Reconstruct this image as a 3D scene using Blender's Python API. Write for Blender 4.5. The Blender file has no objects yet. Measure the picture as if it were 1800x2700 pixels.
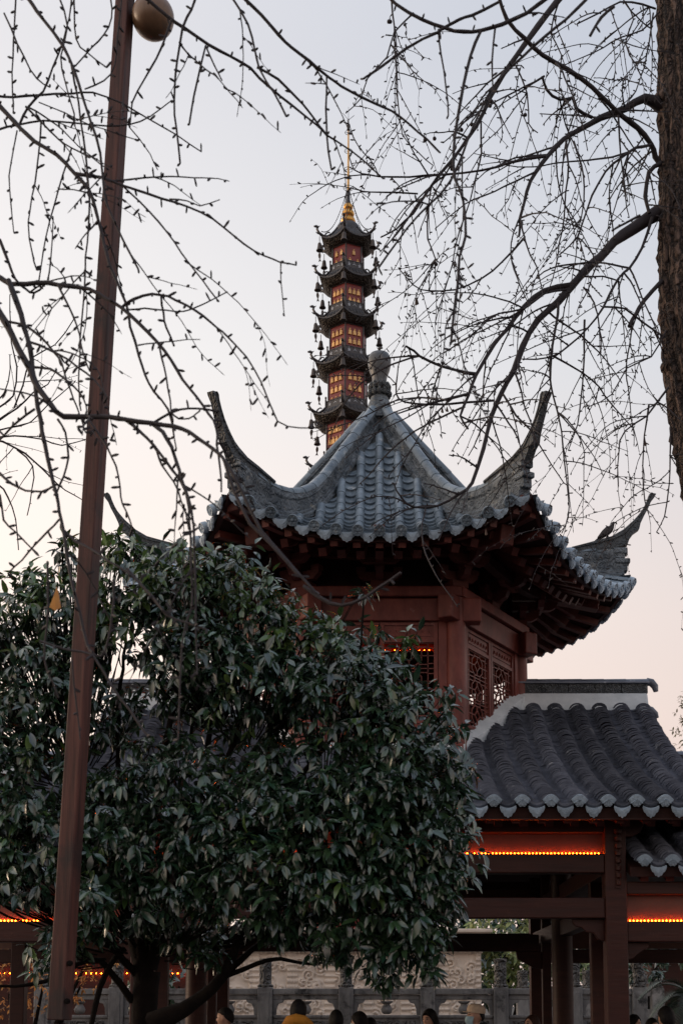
import bpy, bmesh, math, random
import numpy as np
from mathutils import Vector, Matrix

random.seed(7)
rng = np.random.default_rng(7)
scene = bpy.context.scene
COL = scene.collection
PI = math.pi
R_ = math.radians

# ------------------------------------------------------------------ camera
F, CX, VH, PITCH = 3400.0, 1000.0, 2650.0, R_(6.5)      # focal length, centre column, horizon row (photo pixels), tilt
V0 = VH - F * math.tan(PITCH)
EYE = 1.6
cam_d = bpy.data.cameras.new('camera')
cam = bpy.data.objects.new('camera', cam_d)
COL.objects.link(cam)
cam.location = (0, 0, EYE)
cam.rotation_euler = (PI / 2 + PITCH, 0, 0)
cam_d.sensor_fit = 'VERTICAL'
cam_d.sensor_height = 36.0
cam_d.sensor_width = 24.0
cam_d.lens = 36.0 * F / 2700.0
cam_d.shift_x = -(CX - 900.0) / 2700.0
cam_d.shift_y = (V0 - 1350.0) / 2700.0
cam_d.clip_end = 3000.0
cam_d.dof.use_dof = True
cam_d.dof.focus_distance = 14.5
cam_d.dof.aperture_fstop = 8.0
scene.camera = cam

# ------------------------------------------------------------------ sky, sun, exposure
SUN_AZ = R_(-78)       # measured from +Y towards +X: the low sun stands to the left, outside the picture
SUN_EL = R_(9)
world = bpy.data.worlds.new('World')
scene.world = world
world.use_nodes = True
wn, wl = world.node_tree.nodes, world.node_tree.links
wn.clear()
w_out = wn.new('ShaderNodeOutputWorld')
w_bg = wn.new('ShaderNodeBackground')
w_sky = wn.new('ShaderNodeTexSky')
w_sky.sky_type = 'NISHITA'
w_sky.sun_disc = False
w_sky.sun_elevation = SUN_EL
w_sky.sun_rotation = SUN_AZ
w_sky.air_density = 1.0
w_sky.dust_density = 3.0
w_sky.ozone_density = 1.5
w_bg.inputs['Strength'].default_value = 0.106
# thin high cloud veil over the clear sky: rose low down, blue grey higher up, warmer and brighter towards the sun
w_tc = wn.new('ShaderNodeTexCoord')
w_sep = wn.new('ShaderNodeSeparateXYZ')
w_rmp = wn.new('ShaderNodeValToRGB')
wl.new(w_tc.outputs['Generated'], w_sep.inputs[0])
wl.new(w_sep.outputs['Z'], w_rmp.inputs[0])
cr = w_rmp.color_ramp
cr.elements[0].position = 0.0; cr.elements[0].color = (.84, .66, .60, 1)
cr.elements[1].position = 1.0; cr.elements[1].color = (.46, .56, .74, 1)
for pos, c in ((.16, (.92, .735, .65)), (.29, (.87, .755, .715)), (.46, (.70, .72, .77)), (.62, (.53, .58, .68))):
    e = cr.elements.new(pos); e.color = (*c, 1)
to_sun = Vector((math.sin(SUN_AZ) * math.cos(SUN_EL), math.cos(SUN_AZ) * math.cos(SUN_EL), math.sin(SUN_EL)))
w_dot = wn.new('ShaderNodeVectorMath'); w_dot.operation = 'DOT_PRODUCT'; w_dot.inputs[1].default_value = to_sun
wl.new(w_tc.outputs['Generated'], w_dot.inputs[0])
w_max = wn.new('ShaderNodeMath'); w_max.operation = 'MAXIMUM'; w_max.inputs[1].default_value = 0.0
wl.new(w_dot.outputs['Value'], w_max.inputs[0])
w_warm = wn.new('ShaderNodeVectorMath'); w_warm.operation = 'SCALE'; w_warm.inputs[0].default_value = (.66, .52, .36)
wl.new(w_max.outputs[0], w_warm.inputs['Scale'])
w_add = wn.new('ShaderNodeVectorMath'); w_add.operation = 'ADD'
wl.new(w_rmp.outputs[0], w_add.inputs[0]); wl.new(w_warm.outputs[0], w_add.inputs[1])
w_ten = wn.new('ShaderNodeVectorMath'); w_ten.operation = 'SCALE'; w_ten.inputs['Scale'].default_value = 10.0
wl.new(w_add.outputs[0], w_ten.inputs[0])
w_mix = wn.new('ShaderNodeMix'); w_mix.data_type = 'RGBA'
w_mix.inputs[0].default_value = 0.9
wl.new(w_sky.outputs[0], w_mix.inputs[6]); wl.new(w_ten.outputs[0], w_mix.inputs[7])
wl.new(w_mix.outputs[2], w_bg.inputs['Color'])
wl.new(w_bg.outputs[0], w_out.inputs['Surface'])

sun_d = bpy.data.lights.new('sun', 'SUN')
sun = bpy.data.objects.new('sun', sun_d)
COL.objects.link(sun)
sun_d.energy = 1.0
sun_d.angle = R_(20)
sun_d.color = (1.0, 0.74, 0.52)
sun.rotation_euler = (-to_sun).to_track_quat('-Z', 'Y').to_euler()

scene.view_settings.view_transform = 'Standard'
scene.view_settings.look = 'None'
scene.view_settings.exposure = 0.0
scene.view_settings.gamma = 1.0
scene.view_settings.use_curve_mapping = False
scene.cycles.use_denoising = True
scene.cycles.max_bounces = 6
scene.cycles.caustics_reflective = False
scene.cycles.caustics_refractive = False


# ------------------------------------------------------------------ helpers
def at(u, v, Y):
    """the point at depth Y that the photo shows at pixel (u, v)"""
    a, b = (u - CX) / F, (V0 - v) / F
    dy = math.cos(PITCH) - b * math.sin(PITCH)
    dz = math.sin(PITCH) + b * math.cos(PITCH)
    return Vector((a * Y / dy, Y, EYE + dz * Y / dy))


def zat(v, Y):
    return at(CX, v, Y).z


def xat(u, v, Y):
    return at(u, v, Y).x


def norm(v):
    v = Vector(v)
    return v.normalized() if v.length > 1e-9 else Vector((0, 0, 1))


def frame(o, x, y, z):
    """matrix with columns x, y, z and origin o"""
    return Matrix(((x[0], y[0], z[0], o[0]), (x[1], y[1], z[1], o[1]), (x[2], y[2], z[2], o[2]), (0, 0, 0, 1)))


class MB:
    """collects shapes; build() links them as one mesh object"""
    def __init__(s):
        s.v, s.f, s.m = [], [], []

    def add(s, vs, fs, mi=0):
        o = len(s.v)
        s.v.extend([tuple(p) for p in vs])
        s.f.extend([tuple(i + o for i in f) for f in fs])
        s.m.extend([mi] * len(fs))
        return s

    def box(s, c, d, M=None, mi=0):
        hx, hy, hz = d[0] / 2, d[1] / 2, d[2] / 2
        vs = [Vector((x * hx, y * hy, z * hz)) for z in (-1, 1) for y in (-1, 1) for x in (-1, 1)]
        c = Vector(c)
        vs = [(M @ p if M else p) + c for p in vs]
        return s.add(vs, [(0, 2, 3, 1), (4, 5, 7, 6), (0, 1, 5, 4), (2, 6, 7, 3), (0, 4, 6, 2), (1, 3, 7, 5)], mi)

    def bar(s, a, b, w, h, up=(0, 0, 1), mi=0):
        """box from a to b, w across, h along up"""
        a, b = Vector(a), Vector(b)
        y = norm(b - a); x = norm(y.cross(Vector(up))); z = x.cross(y)
        M = Matrix((x, y, z)).transposed()
        return s.box((a + b) / 2, (w, (b - a).length, h), M, mi)

    def prism(s, poly, d, M, mi=0):
        """2-D outline (x, z of M) extruded by d along M's y, centred"""
        n = len(poly)
        vs = [M @ Vector((p[0], -d / 2, p[1])) for p in poly] + [M @ Vector((p[0], d / 2, p[1])) for p in poly]
        fs = [tuple(range(n))[::-1] if False else tuple(range(n)), tuple(range(2 * n - 1, n - 1, -1))]
        fs += [(i, n + i, n + (i + 1) % n, (i + 1) % n) for i in range(n)]
        return s.add(vs, fs, mi)

    def rings(s, rs, close=True, cap=True, mi=0):
        n = len(rs[0]); vs = [p for r in rs for p in r]; fs = []
        for i in range(len(rs) - 1):
            for j in range(n if close else n - 1):
                k = (j + 1) % n
                fs.append((i * n + j, i * n + k, (i + 1) * n + k, (i + 1) * n + j))
        if cap and close:
            fs.append(tuple(range(n))[::-1]); fs.append(tuple((len(rs) - 1) * n + j for j in range(n)))
        return s.add(vs, fs, mi)

    def tube(s, pts, rad, n=6, mi=0, cap=True):
        pts = [Vector(p) for p in pts]
        if not hasattr(rad, '__len__'):
            rad = [rad] * len(pts)
        t = norm(pts[1] - pts[0]); a = t.orthogonal().normalized(); rs = []
        for i, p in enumerate(pts):
            t = norm(pts[min(i + 1, len(pts) - 1)] - pts[max(i - 1, 0)])
            a = norm(a - t * a.dot(t)); b = t.cross(a)
            rs.append([p + (a * math.cos(2 * PI * k / n) + b * math.sin(2 * PI * k / n)) * rad[i] for k in range(n)])
        return s.rings(rs, True, cap, mi)

    def lathe(s, prof, n=16, M=None, mi=0):
        M = M or Matrix()
        rs = [[M @ Vector((r * math.cos(2 * PI * k / n), r * math.sin(2 * PI * k / n), z)) for k in range(n)] for r, z in prof]
        return s.rings(rs, True, True, mi)

    def mesh(s, name, mats, smooth=None):
        me = bpy.data.meshes.new(name)
        me.from_pydata(s.v, [], s.f)
        for m in (mats if isinstance(mats, (list, tuple)) else [mats]):
            me.materials.append(m)
        if isinstance(mats, (list, tuple)) and len(mats) > 1:
            me.polygons.foreach_set('material_index', s.m)
        if smooth is not None:
            me.polygons.foreach_set('use_smooth', [True] * len(me.polygons))
            if smooth < 179:
                me.set_sharp_from_angle(angle=R_(smooth))
        me.update()
        return me

    def build(s, name, mats, parent=None, smooth=None, bevel=0):
        return link(name, s.mesh(name, mats, smooth), parent, bevel=bevel)


def wmat(o):
    return (wmat(o.parent) @ o.matrix_parent_inverse @ o.matrix_basis) if o.parent else o.matrix_basis.copy()


def link(name, me, parent=None, M=None, bevel=0):
    o = bpy.data.objects.new(name, me)
    COL.objects.link(o)
    if M is not None:
        o.matrix_basis = M
    if parent:
        o.parent = parent
        o.matrix_parent_inverse = wmat(parent).inverted()
    if bevel:
        b = o.modifiers.new('bevel', 'BEVEL'); b.width = bevel; b.segments = 2; b.limit_method = 'ANGLE'; b.angle_limit = R_(40)
    return o


def tag(o, label, cat, group=None):
    o['label'] = label; o['category'] = cat
    if group:
        o['group'] = group
    return o


def thing(name, loc, label, cat, group=None):
    o = bpy.data.objects.new(name, None)
    COL.objects.link(o)
    o.location = loc
    o.empty_display_size = 0.1
    return tag(o, label, cat, group)


def structure(o):
    o['kind'] = 'structure'
    return o


def stuff(o):
    o['kind'] = 'stuff'
    return o


def hermite(xs, ys):
    """smooth curve through the points"""
    xs, ys = np.array(xs, float), np.array(ys, float)
    m = np.gradient(ys, xs)

    def f(x):
        i = int(np.clip(np.searchsorted(xs, x) - 1, 0, len(xs) - 2))
        h = xs[i + 1] - xs[i]; t = (x - xs[i]) / h
        t = max(-0.25, min(1.4, t))
        return ((2 * t ** 3 - 3 * t * t + 1) * ys[i] + (t ** 3 - 2 * t * t + t) * h * m[i]
                + (-2 * t ** 3 + 3 * t * t) * ys[i + 1] + (t ** 3 - t * t) * h * m[i + 1])
    return f


def spline(pts, step):
    """Catmull-Rom through 3-D points, resampled about every `step`"""
    pts = [Vector(p) for p in pts]
    P = [pts[0] * 2 - pts[1]] + pts + [pts[-1] * 2 - pts[-2]]
    out = []
    for i in range(1, len(P) - 2):
        n = max(2, int((P[i + 1] - P[i]).length / step))
        for k in range(n):
            t = k / n
            out.append(0.5 * ((2 * P[i]) + (P[i + 1] - P[i - 1]) * t + (2 * P[i - 1] - 5 * P[i] + 4 * P[i + 1] - P[i + 2]) * t * t
                              + (3 * P[i] - P[i - 1] - 3 * P[i + 1] + P[i + 2]) * t ** 3))
    out.append(pts[-1])
    return out


# ------------------------------------------------------------------ materials
def material(name, c1, c2=None, rough=0.6, scale=6.0, stretch=(1, 1, 1), c3=None, patch=0.6, patch_scale=2.0, bump=0.3,
             bump_scale=None, metal=0.0, rand=0.0, spec=0.5, bump_kind='noise', bump_dist=0.01, contrast=0.25):
    m = bpy.data.materials.new(name)
    m.use_nodes = True
    N, L = m.node_tree.nodes, m.node_tree.links
    bs = N['Principled BSDF']
    geo = N.new('ShaderNodeNewGeometry')
    mp = N.new('ShaderNodeMapping'); mp.inputs['Scale'].default_value = stretch
    L.new(geo.outputs['Position'], mp.inputs['Vector'])
    nz = N.new('ShaderNodeTexNoise'); nz.inputs['Scale'].default_value = scale; nz.inputs['Detail'].default_value = 8
    nz.inputs['Roughness'].default_value = 0.65
    L.new(mp.outputs[0], nz.inputs['Vector'])
    rp = N.new('ShaderNodeValToRGB')
    rp.color_ramp.elements[0].position = 0.5 - contrast; rp.color_ramp.elements[1].position = 0.5 + contrast
    c2 = c2 or tuple(x * 0.6 for x in c1)
    rp.color_ramp.elements[0].color = (*c2, 1); rp.color_ramp.elements[1].color = (*c1, 1)
    L.new(nz.outputs['Fac'], rp.inputs[0])
    col = rp.outputs[0]
    if c3:
        n2 = N.new('ShaderNodeTexNoise'); n2.inputs['Scale'].default_value = patch_scale; n2.inputs['Detail'].default_value = 10
        n2.inputs['Roughness'].default_value = 0.7
        L.new(geo.outputs['Position'], n2.inputs['Vector'])
        r2 = N.new('ShaderNodeValToRGB')
        r2.color_ramp.elements[0].position = patch - 0.03; r2.color_ramp.elements[1].position = patch + 0.1
        L.new(n2.outputs['Fac'], r2.inputs[0])
        mx = N.new('ShaderNodeMix'); mx.data_type = 'RGBA'
        L.new(r2.outputs[0], mx.inputs[0]); L.new(col, mx.inputs[6]); mx.inputs[7].default_value = (*c3, 1)
        col = mx.outputs[2]
    if rand:
        oi = N.new('ShaderNodeObjectInfo')
        mr = N.new('ShaderNodeMapRange'); mr.inputs[3].default_value = 1 - rand; mr.inputs[4].default_value = 1 + rand
        L.new(oi.outputs['Random'], mr.inputs[0])
        hs = N.new('ShaderNodeHueSaturation')
        L.new(mr.outputs[0], hs.inputs['Value']); L.new(col, hs.inputs['Color'])
        col = hs.outputs[0]
    L.new(col, bs.inputs['Base Color'])
    bs.inputs['Roughness'].default_value = rough
    bs.inputs['Metallic'].default_value = metal
    bs.inputs['Specular IOR Level'].default_value = spec
    if bump:
        bp = N.new('ShaderNodeBump'); bp.inputs['Strength'].default_value = bump; bp.inputs['Distance'].default_value = bump_dist
        if bump_kind == 'noise':
            b = N.new('ShaderNodeTexNoise'); b.inputs['Detail'].default_value = 6
            b.inputs['Scale'].default_value = bump_scale or scale * 3
            L.new(mp.outputs[0], b.inputs['Vector']); src = b.outputs['Fac']
        elif bump_kind == 'carved':
            b = N.new('ShaderNodeTexVoronoi'); b.feature = 'SMOOTH_F1'; b.inputs['Scale'].default_value = bump_scale or 20
            dn = N.new('ShaderNodeTexNoise'); dn.inputs['Scale'].default_value = (bump_scale or 20) * 0.6
            va = N.new('ShaderNodeVectorMath'); va.operation = 'MULTIPLY_ADD'; va.inputs[1].default_value = (0.12,) * 3
            L.new(geo.outputs['Position'], dn.inputs['Vector'])
            L.new(dn.outputs['Color'], va.inputs[0]); L.new(geo.outputs['Position'], va.inputs[2])
            L.new(va.outputs[0], b.inputs['Vector'])
            sn = N.new('ShaderNodeMath'); sn.operation = 'SINE'
            ml = N.new('ShaderNodeMath'); ml.operation = 'MULTIPLY'; ml.inputs[1].default_value = 22
            L.new(b.outputs['Distance'], ml.inputs[0]); L.new(ml.outputs[0], sn.inputs[0]); src = sn.outputs[0]
        elif bump_kind == 'bark':
            b = N.new('ShaderNodeTexVoronoi'); b.feature = 'DISTANCE_TO_EDGE'; b.inputs['Scale'].default_value = bump_scale or 20
            dn = N.new('ShaderNodeTexNoise'); dn.inputs['Scale'].default_value = 9; dn.inputs['Detail'].default_value = 5
            va = N.new('ShaderNodeVectorMath'); va.operation = 'MULTIPLY_ADD'; va.inputs[1].default_value = (0.1, 0.1, 0.1)
            L.new(geo.outputs['Position'], dn.inputs['Vector'])
            L.new(dn.outputs['Color'], va.inputs[0]); L.new(mp.outputs[0], va.inputs[2])
            L.new(va.outputs[0], b.inputs['Vector'])
            cl = N.new('ShaderNodeMapRange'); cl.inputs[2].default_value = 0.28
            L.new(b.outputs['Distance'], cl.inputs[0]); src = cl.outputs[0]
            ck = N.new('ShaderNodeMix'); ck.data_type = 'RGBA'; ck.inputs[6].default_value = (.008, .006, .006, 1)
            r3 = N.new('ShaderNodeMapRange'); r3.inputs[2].default_value = 0.5
            L.new(src, r3.inputs[0]); L.new(r3.outputs[0], ck.inputs[0]); L.new(col, ck.inputs[7]); L.new(ck.outputs[2], bs.inputs['Base Color'])
        L.new(src, bp.inputs['Height'])
        L.new(bp.outputs[0], bs.inputs['Normal'])
    return m


def emitter(name, c, strength):
    m = bpy.data.materials.new(name); m.use_nodes = True
    bs = m.node_tree.nodes['Principled BSDF']
    bs.inputs['Base Color'].default_value = (*c, 1)
    bs.inputs['Emission Color'].default_value = (*c, 1)
    bs.inputs['Emission Strength'].default_value = strength
    return m


def leaf_material(name, c1, c2, rough=0.32, trans=0.15, spec=0.5, coat=0.0):
    m = bpy.data.materials.new(name); m.use_nodes = True
    N, L = m.node_tree.nodes, m.node_tree.links
    bs = N['Principled BSDF']; out = N['Material Output']
    geo = N.new('ShaderNodeNewGeometry')
    nz = N.new('ShaderNodeTexNoise'); nz.inputs['Scale'].default_value = 9; nz.inputs['Detail'].default_value = 3
    L.new(geo.outputs['Position'], nz.inputs['Vector'])
    rp = N.new('ShaderNodeValToRGB')
    rp.color_ramp.elements[0].position = 0.35; rp.color_ramp.elements[1].position = 0.65
    rp.color_ramp.elements[0].color = (*c1, 1); rp.color_ramp.elements[1].color = (*c2, 1)
    L.new(nz.outputs['Fac'], rp.inputs[0])
    hs = N.new('ShaderNodeHueSaturation')
    mr = N.new('ShaderNodeMapRange'); mr.inputs[3].default_value = 0.45; mr.inputs[4].default_value = 1.75
    L.new(geo.outputs['Random Per Island'], mr.inputs[0]); L.new(mr.outputs[0], hs.inputs['Value'])
    L.new(rp.outputs[0], hs.inputs['Color'])
    L.new(hs.outputs[0], bs.inputs['Base Color'])
    bs.inputs['Roughness'].default_value = rough
    bs.inputs['Specular IOR Level'].default_value = spec
    bs.inputs['Coat Weight'].default_value = coat; bs.inputs['Coat Roughness'].default_value = 0.22
    tr = N.new('ShaderNodeBsdfTranslucent'); L.new(hs.outputs[0], tr.inputs['Color'])
    mx = N.new('ShaderNodeMixShader'); mx.inputs[0].default_value = trans
    L.new(bs.outputs[0], mx.inputs[1]); L.new(tr.outputs[0], mx.inputs[2]); L.new(mx.outputs[0], out.inputs['Surface'])
    return m


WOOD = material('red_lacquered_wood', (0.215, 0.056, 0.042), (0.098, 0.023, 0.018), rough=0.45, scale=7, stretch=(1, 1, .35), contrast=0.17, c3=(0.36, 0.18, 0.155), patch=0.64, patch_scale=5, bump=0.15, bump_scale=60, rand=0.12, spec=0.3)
POST = material('weathered_post_wood', (0.115, 0.042, 0.032), (0.035, 0.015, 0.013), rough=0.6, scale=30, stretch=(1, 1, 0.05), c3=(0.03, 0.019, 0.018), patch=0.54, patch_scale=2.2, bump=0.5, bump_scale=70, bump_dist=0.004, spec=0.3, contrast=0.13)
TILE = material('grey_glazed_tile', (0.23, 0.285, 0.335), (0.055, 0.08, 0.105), rough=0.33, scale=7, c3=(0.5, 0.52, 0.52), patch=0.6, patch_scale=6, bump=0.4, bump_scale=40, rand=0.22)
BED = material('mortar_bed', (0.14, 0.15, 0.15), (0.06, 0.065, 0.07), rough=0.85, scale=12, bump=0.5)
DARKTILE = material('dark_clay_tile', (0.215, 0.235, 0.285), (0.065, 0.074, 0.1), rough=0.3, scale=5, c3=(0.5, 0.52, 0.53), patch=0.63, patch_scale=7, bump=0.4, bump_scale=50, rand=0.3)
EDGETILE = material('pale_eave_tile', (0.46, 0.56, 0.65), (0.25, 0.32, 0.39), rough=0.55, scale=30, c3=(0.16, 0.185, 0.21), patch=0.63, patch_scale=12, bump=0.6, bump_scale=90, rand=0.2)
STONERIDGE = material('worn_ridge_plaster', (0.165, 0.187, 0.205), (0.035, 0.047, 0.06), rough=0.6, scale=7, contrast=0.14, c3=(0.44, 0.41, 0.34), patch=0.62, patch_scale=4, bump=0.55, bump_kind='carved', bump_scale=13, bump_dist=0.012)
SHADEBOARD = material('shaded_soffit_boards', (0.045, 0.015, 0.011), (0.02, 0.008, 0.007), rough=0.7, scale=8, bump=0.2, spec=0.2)  # shade under the eaves and ceilings put into the board colour
CARVED = material('carved_grey_brick', (0.2, 0.21, 0.215), (0.09, 0.1, 0.108), rough=0.75, scale=10, c3=(0.18, 0.19, 0.19), patch=0.66, patch_scale=8, bump=1.0, bump_scale=26, bump_kind='carved', bump_dist=0.02)
PLASTER = material('lime_plaster', (0.74, 0.77, 0.78), (0.5, 0.54, 0.56), rough=0.85, scale=5, c3=(0.27, 0.3, 0.31), patch=0.64, patch_scale=7, bump=0.4, bump_scale=30)
BRONZE = material('dark_bronze', (0.085, 0.078, 0.078), (0.04, 0.037, 0.039), rough=0.42, scale=9, metal=0.35, bump=0.2, c3=(0.1, 0.085, 0.07), patch=0.66, patch_scale=9)
BRONZECARVE = material('carved_bronze_soffit', (0.06, 0.042, 0.028), (0.02, 0.016, 0.014), rough=0.5, scale=14, metal=0.4, bump=1.0, bump_kind='carved', bump_scale=14, bump_dist=0.03)
BELLM = material('bell_bronze', (0.10, 0.075, 0.06), (0.05, 0.04, 0.035), rough=0.5, scale=12, metal=0.4, bump=0.2, c3=(0.1, 0.05, 0.03), patch=0.6, patch_scale=3)
REDPANEL = material('deep_red_enamel', (0.27, 0.032, 0.028), (0.19, 0.022, 0.02), rough=0.35, scale=6, bump=0.05)
GOLD = material('gilt', (0.75, 0.42, 0.12), (0.5, 0.25, 0.06), rough=0.38, scale=8, metal=0.85, bump=0.15)
GOLDFIG = material('gilt_relief', (0.95, 0.6, 0.27), (0.8, 0.45, 0.15), rough=0.5, scale=30, metal=0.25, bump=0.2, rand=0.15)
SILVER = material('pale_metal_inlay', (0.42, 0.44, 0.47), (0.3, 0.31, 0.34), rough=0.5, scale=20, metal=0.2, bump=0)
STONE = material('weathered_grey_stone', (0.3, 0.285, 0.27), (0.085, 0.08, 0.08), rough=0.85, scale=4, stretch=(1, 1, 0.45), c3=(0.024, 0.023, 0.024), patch=0.56, patch_scale=3.0, bump=0.6, bump_scale=26)
CREAM = material('carved_cream_stone', (0.8, 0.67, 0.55), (0.55, 0.46, 0.39), rough=0.85, scale=3, c3=(0.2, 0.175, 0.155), patch=0.63, patch_scale=2.2, bump=0.5, bump_scale=30)
STONECARVE = material('carved_grey_stone', (0.2, 0.185, 0.17), (0.07, 0.066, 0.064), rough=0.85, scale=8, bump=1.0, bump_kind='carved', bump_scale=9, bump_dist=0.04)
BARK = material('ginkgo_bark', (0.165, 0.11, 0.088), (0.055, 0.036, 0.03), rough=0.9, scale=24, stretch=(1, 1, 0.14), contrast=0.12, c3=(0.1, 0.045, 0.03), patch=0.66, patch_scale=2.5, bump=1.0, bump_scale=22, bump_dist=0.05, bump_kind='bark')
DRYLEAF = leaf_material('withered_leaf', (0.03, 0.016, 0.012), (0.06, 0.03, 0.018), rough=0.7, trans=0.1)
TWIG = material('twig_bark', (0.032, 0.022, 0.024), (0.013, 0.010, 0.012), rough=0.75, scale=12, bump=0.3)
STEM = material('shrub_bark', (0.016, 0.012, 0.01), (0.006, 0.005, 0.005), rough=0.95, scale=14, bump=0.8, bump_scale=30, spec=0.08)
LEAF = leaf_material('evergreen_leaf', (0.011, 0.034, 0.021), (0.032, 0.064, 0.026), rough=0.24, trans=0.1, spec=0.9, coat=0.5)
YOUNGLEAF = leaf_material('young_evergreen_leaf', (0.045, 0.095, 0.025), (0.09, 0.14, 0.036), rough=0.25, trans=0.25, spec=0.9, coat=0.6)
DARKWOOD = material('shade_darkened_timber', (0.06, 0.016, 0.010), (0.027, 0.008, 0.006), rough=0.5, scale=18, stretch=(.12, .12, 1), c3=(0.12, 0.038, 0.026), patch=0.66, patch_scale=7, bump=0.25, bump_scale=40, rand=0.15, spec=0.3)  # darker copy of the red wood: the hall's shade is in its colour
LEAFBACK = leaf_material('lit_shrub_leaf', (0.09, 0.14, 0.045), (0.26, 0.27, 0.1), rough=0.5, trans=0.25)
LEAFGOLD = leaf_material('yellow_leaf', (0.4, 0.15, 0.04), (0.5, 0.26, 0.08), rough=0.6, trans=0.4)
LEAFFAR = leaf_material('far_leaf', (0.07, 0.075, 0.03), (0.16, 0.12, 0.05), rough=0.6, trans=0.3)
PALM = leaf_material('palm_leaf', (0.02, 0.045, 0.03), (0.035, 0.06, 0.035), rough=0.45, trans=0.1)
PAVING = material('stone_paving', (0.07, 0.066, 0.062), (0.04, 0.038, 0.036), rough=0.9, scale=2, bump=0.3)
LED = emitter('led_bulb_glow', (1.0, 0.1, 0.004), 110.0)
BIRDM = material('dove_feathers', (0.06, 0.05, 0.048), (0.03, 0.026, 0.027), rough=0.75, scale=30, bump=0.3, bump_scale=80)
BRASSGLOBE = material('stained_lamp_globe', (0.29, 0.17, 0.095), (0.13, 0.07, 0.042), rough=0.35, scale=7, stretch=(1, 1, 0.25), c3=(0.1, 0.075, 0.06), patch=0.62, patch_scale=9, bump=0.1)
# ------------------------------------------------------------------ ground
g = MB(); g.add([(-600, -400, 0), (600, -400, 0), (600, 1500, 0), (-600, 1500, 0)], [(0, 1, 2, 3)])
structure(g.build('ground', PAVING))

# ------------------------------------------------------------------ the two-storey pavilion
YC = 15.0                      # depth of the ridge and of the tower's axis
RC = 1.65                      # tower columns stand on a hexagon of this radius
RE = 3.03                      # eave corners
T30 = math.tan(PI / 6)
AE, AC = RE * math.cos(PI / 6), RC * math.cos(PI / 6)
CEN = Vector((0, YC, 0))
pav = thing('pavilion', (0, YC, 0), 'red timber pavilion with hexagonal upturned grey tiled roof above a wide tiled hall', 'pavilion')


def fdir(k):
    th = -PI / 2 + k * PI / 3
    return Vector((math.cos(th), math.sin(th), 0)), Vector((-math.sin(th), math.cos(th), 0))


def cdir(k):
    th = -2 * PI / 3 + k * PI / 3
    return Vector((math.cos(th), math.sin(th), 0))


z_mid = hermite([0, .25, .5, .75, 1.0], [8.74, 7.74, 6.98, 6.52, 6.26])
z_hip = hermite([0, .25, .5, .77, 1.0], [8.74, 7.84, 7.02, 6.68, 6.72])
z_top = hermite([0, .25, .5, .77, .9, 1.0], [9.0, 8.13, 7.34, 7.08, 7.13, 7.26])


def roof_pt(k, a, l, dz=0.0):
    n, t = fdir(k)
    q = a / AE
    s = min(1.0, abs(l) / max(a * T30, 1e-4))
    w = s ** 2.6
    p = CEN + n * a + t * l
    p.z = z_mid(q) * (1 - w) + z_hip(q) * w + dz
    return p


# deck with tile bed on top, boards below
m = MB()
NQ, NS = 16, 16
for k in range(6):
    top = [[roof_pt(k, AE * (0.03 + 0.97 * i / NQ), (2 * j / NS - 1) * T30 * AE * (0.03 + 0.97 * i / NQ)) for j in range(NS + 1)] for i in range(NQ + 1)]
    for dz, mi in ((-0.045, 0), (-0.075, 1)):
        vs = [p + Vector((0, 0, dz)) for r in top for p in r]
        fs = []
        for i in range(NQ):
            for j in range(NS):
                a = i * (NS + 1) + j
                q = (a, a + NS + 1, a + NS + 2, a + 1)
                fs.append(q if mi == 0 else q[::-1])
        m.add(vs, fs, mi)
    e = top[-1]
    vs = [p + Vector((0, 0, -0.045)) for p in e] + [p + Vector((0, 0, -0.075)) for p in e]
    m.add(vs, [(j, NS + 1 + j, NS + 2 + j, j + 1) for j in range(NS)], 1)
uroof = m.build('upper_roof', [BED, SHADEBOARD], pav, smooth=40)
uroof['label'] = 'hexagonal upper roof of pale blue grey tiles with horn shaped corners'


def half_tile(r0, r1, th, n=8, arc=PI):
    """convex cover tile along -y .. 0 (lower end at y=0), unit length"""
    mb = MB(); rows = []
    for y, r in ((-1, r1), (0, r0)):
        for rr in (r, r - th):
            rows.append([Vector((rr * math.cos(PI / 2 + arc / 2 - arc * j / n), y, rr * math.sin(PI / 2 + arc / 2 - arc * j / n))) for j in range(n + 1)])
    vs = [p for r in rows for p in r]; w = n + 1; fs = []
    for j in range(n):
        fs += [(j, 2 * w + j, 2 * w + j + 1, j + 1), (2 * w + j, 3 * w + j, 3 * w + j + 1, 2 * w + j + 1), (w + j, w + j + 1, 3 * w + j + 1, 3 * w + j)]
    mb.add(vs, fs)
    return mb


def pan_piece(w, sag, th, n=6):
    """concave pan tile along -y .. 0, unit length, lower lip thick"""
    mb = MB(); rows = []
    for y in (-1, 0):
        for d in (0, -th):
            rows.append([Vector(((j / n - .5) * w, y, sag * ((2 * j / n - 1) ** 2) - sag + d + (0.03 if y == 0 else 0))) for j in range(n + 1)])
    vs = [p for r in rows for p in r]; k = n + 1; fs = []
    for j in range(n):
        fs += [(j, 2 * k + j, 2 * k + j + 1, j + 1), (2 * k + j, 3 * k + j, 3 * k + j + 1, 2 * k + j + 1), (k + j, k + j + 1, 3 * k + j + 1, 3 * k + j)]
    return mb.add(vs, fs)


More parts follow.
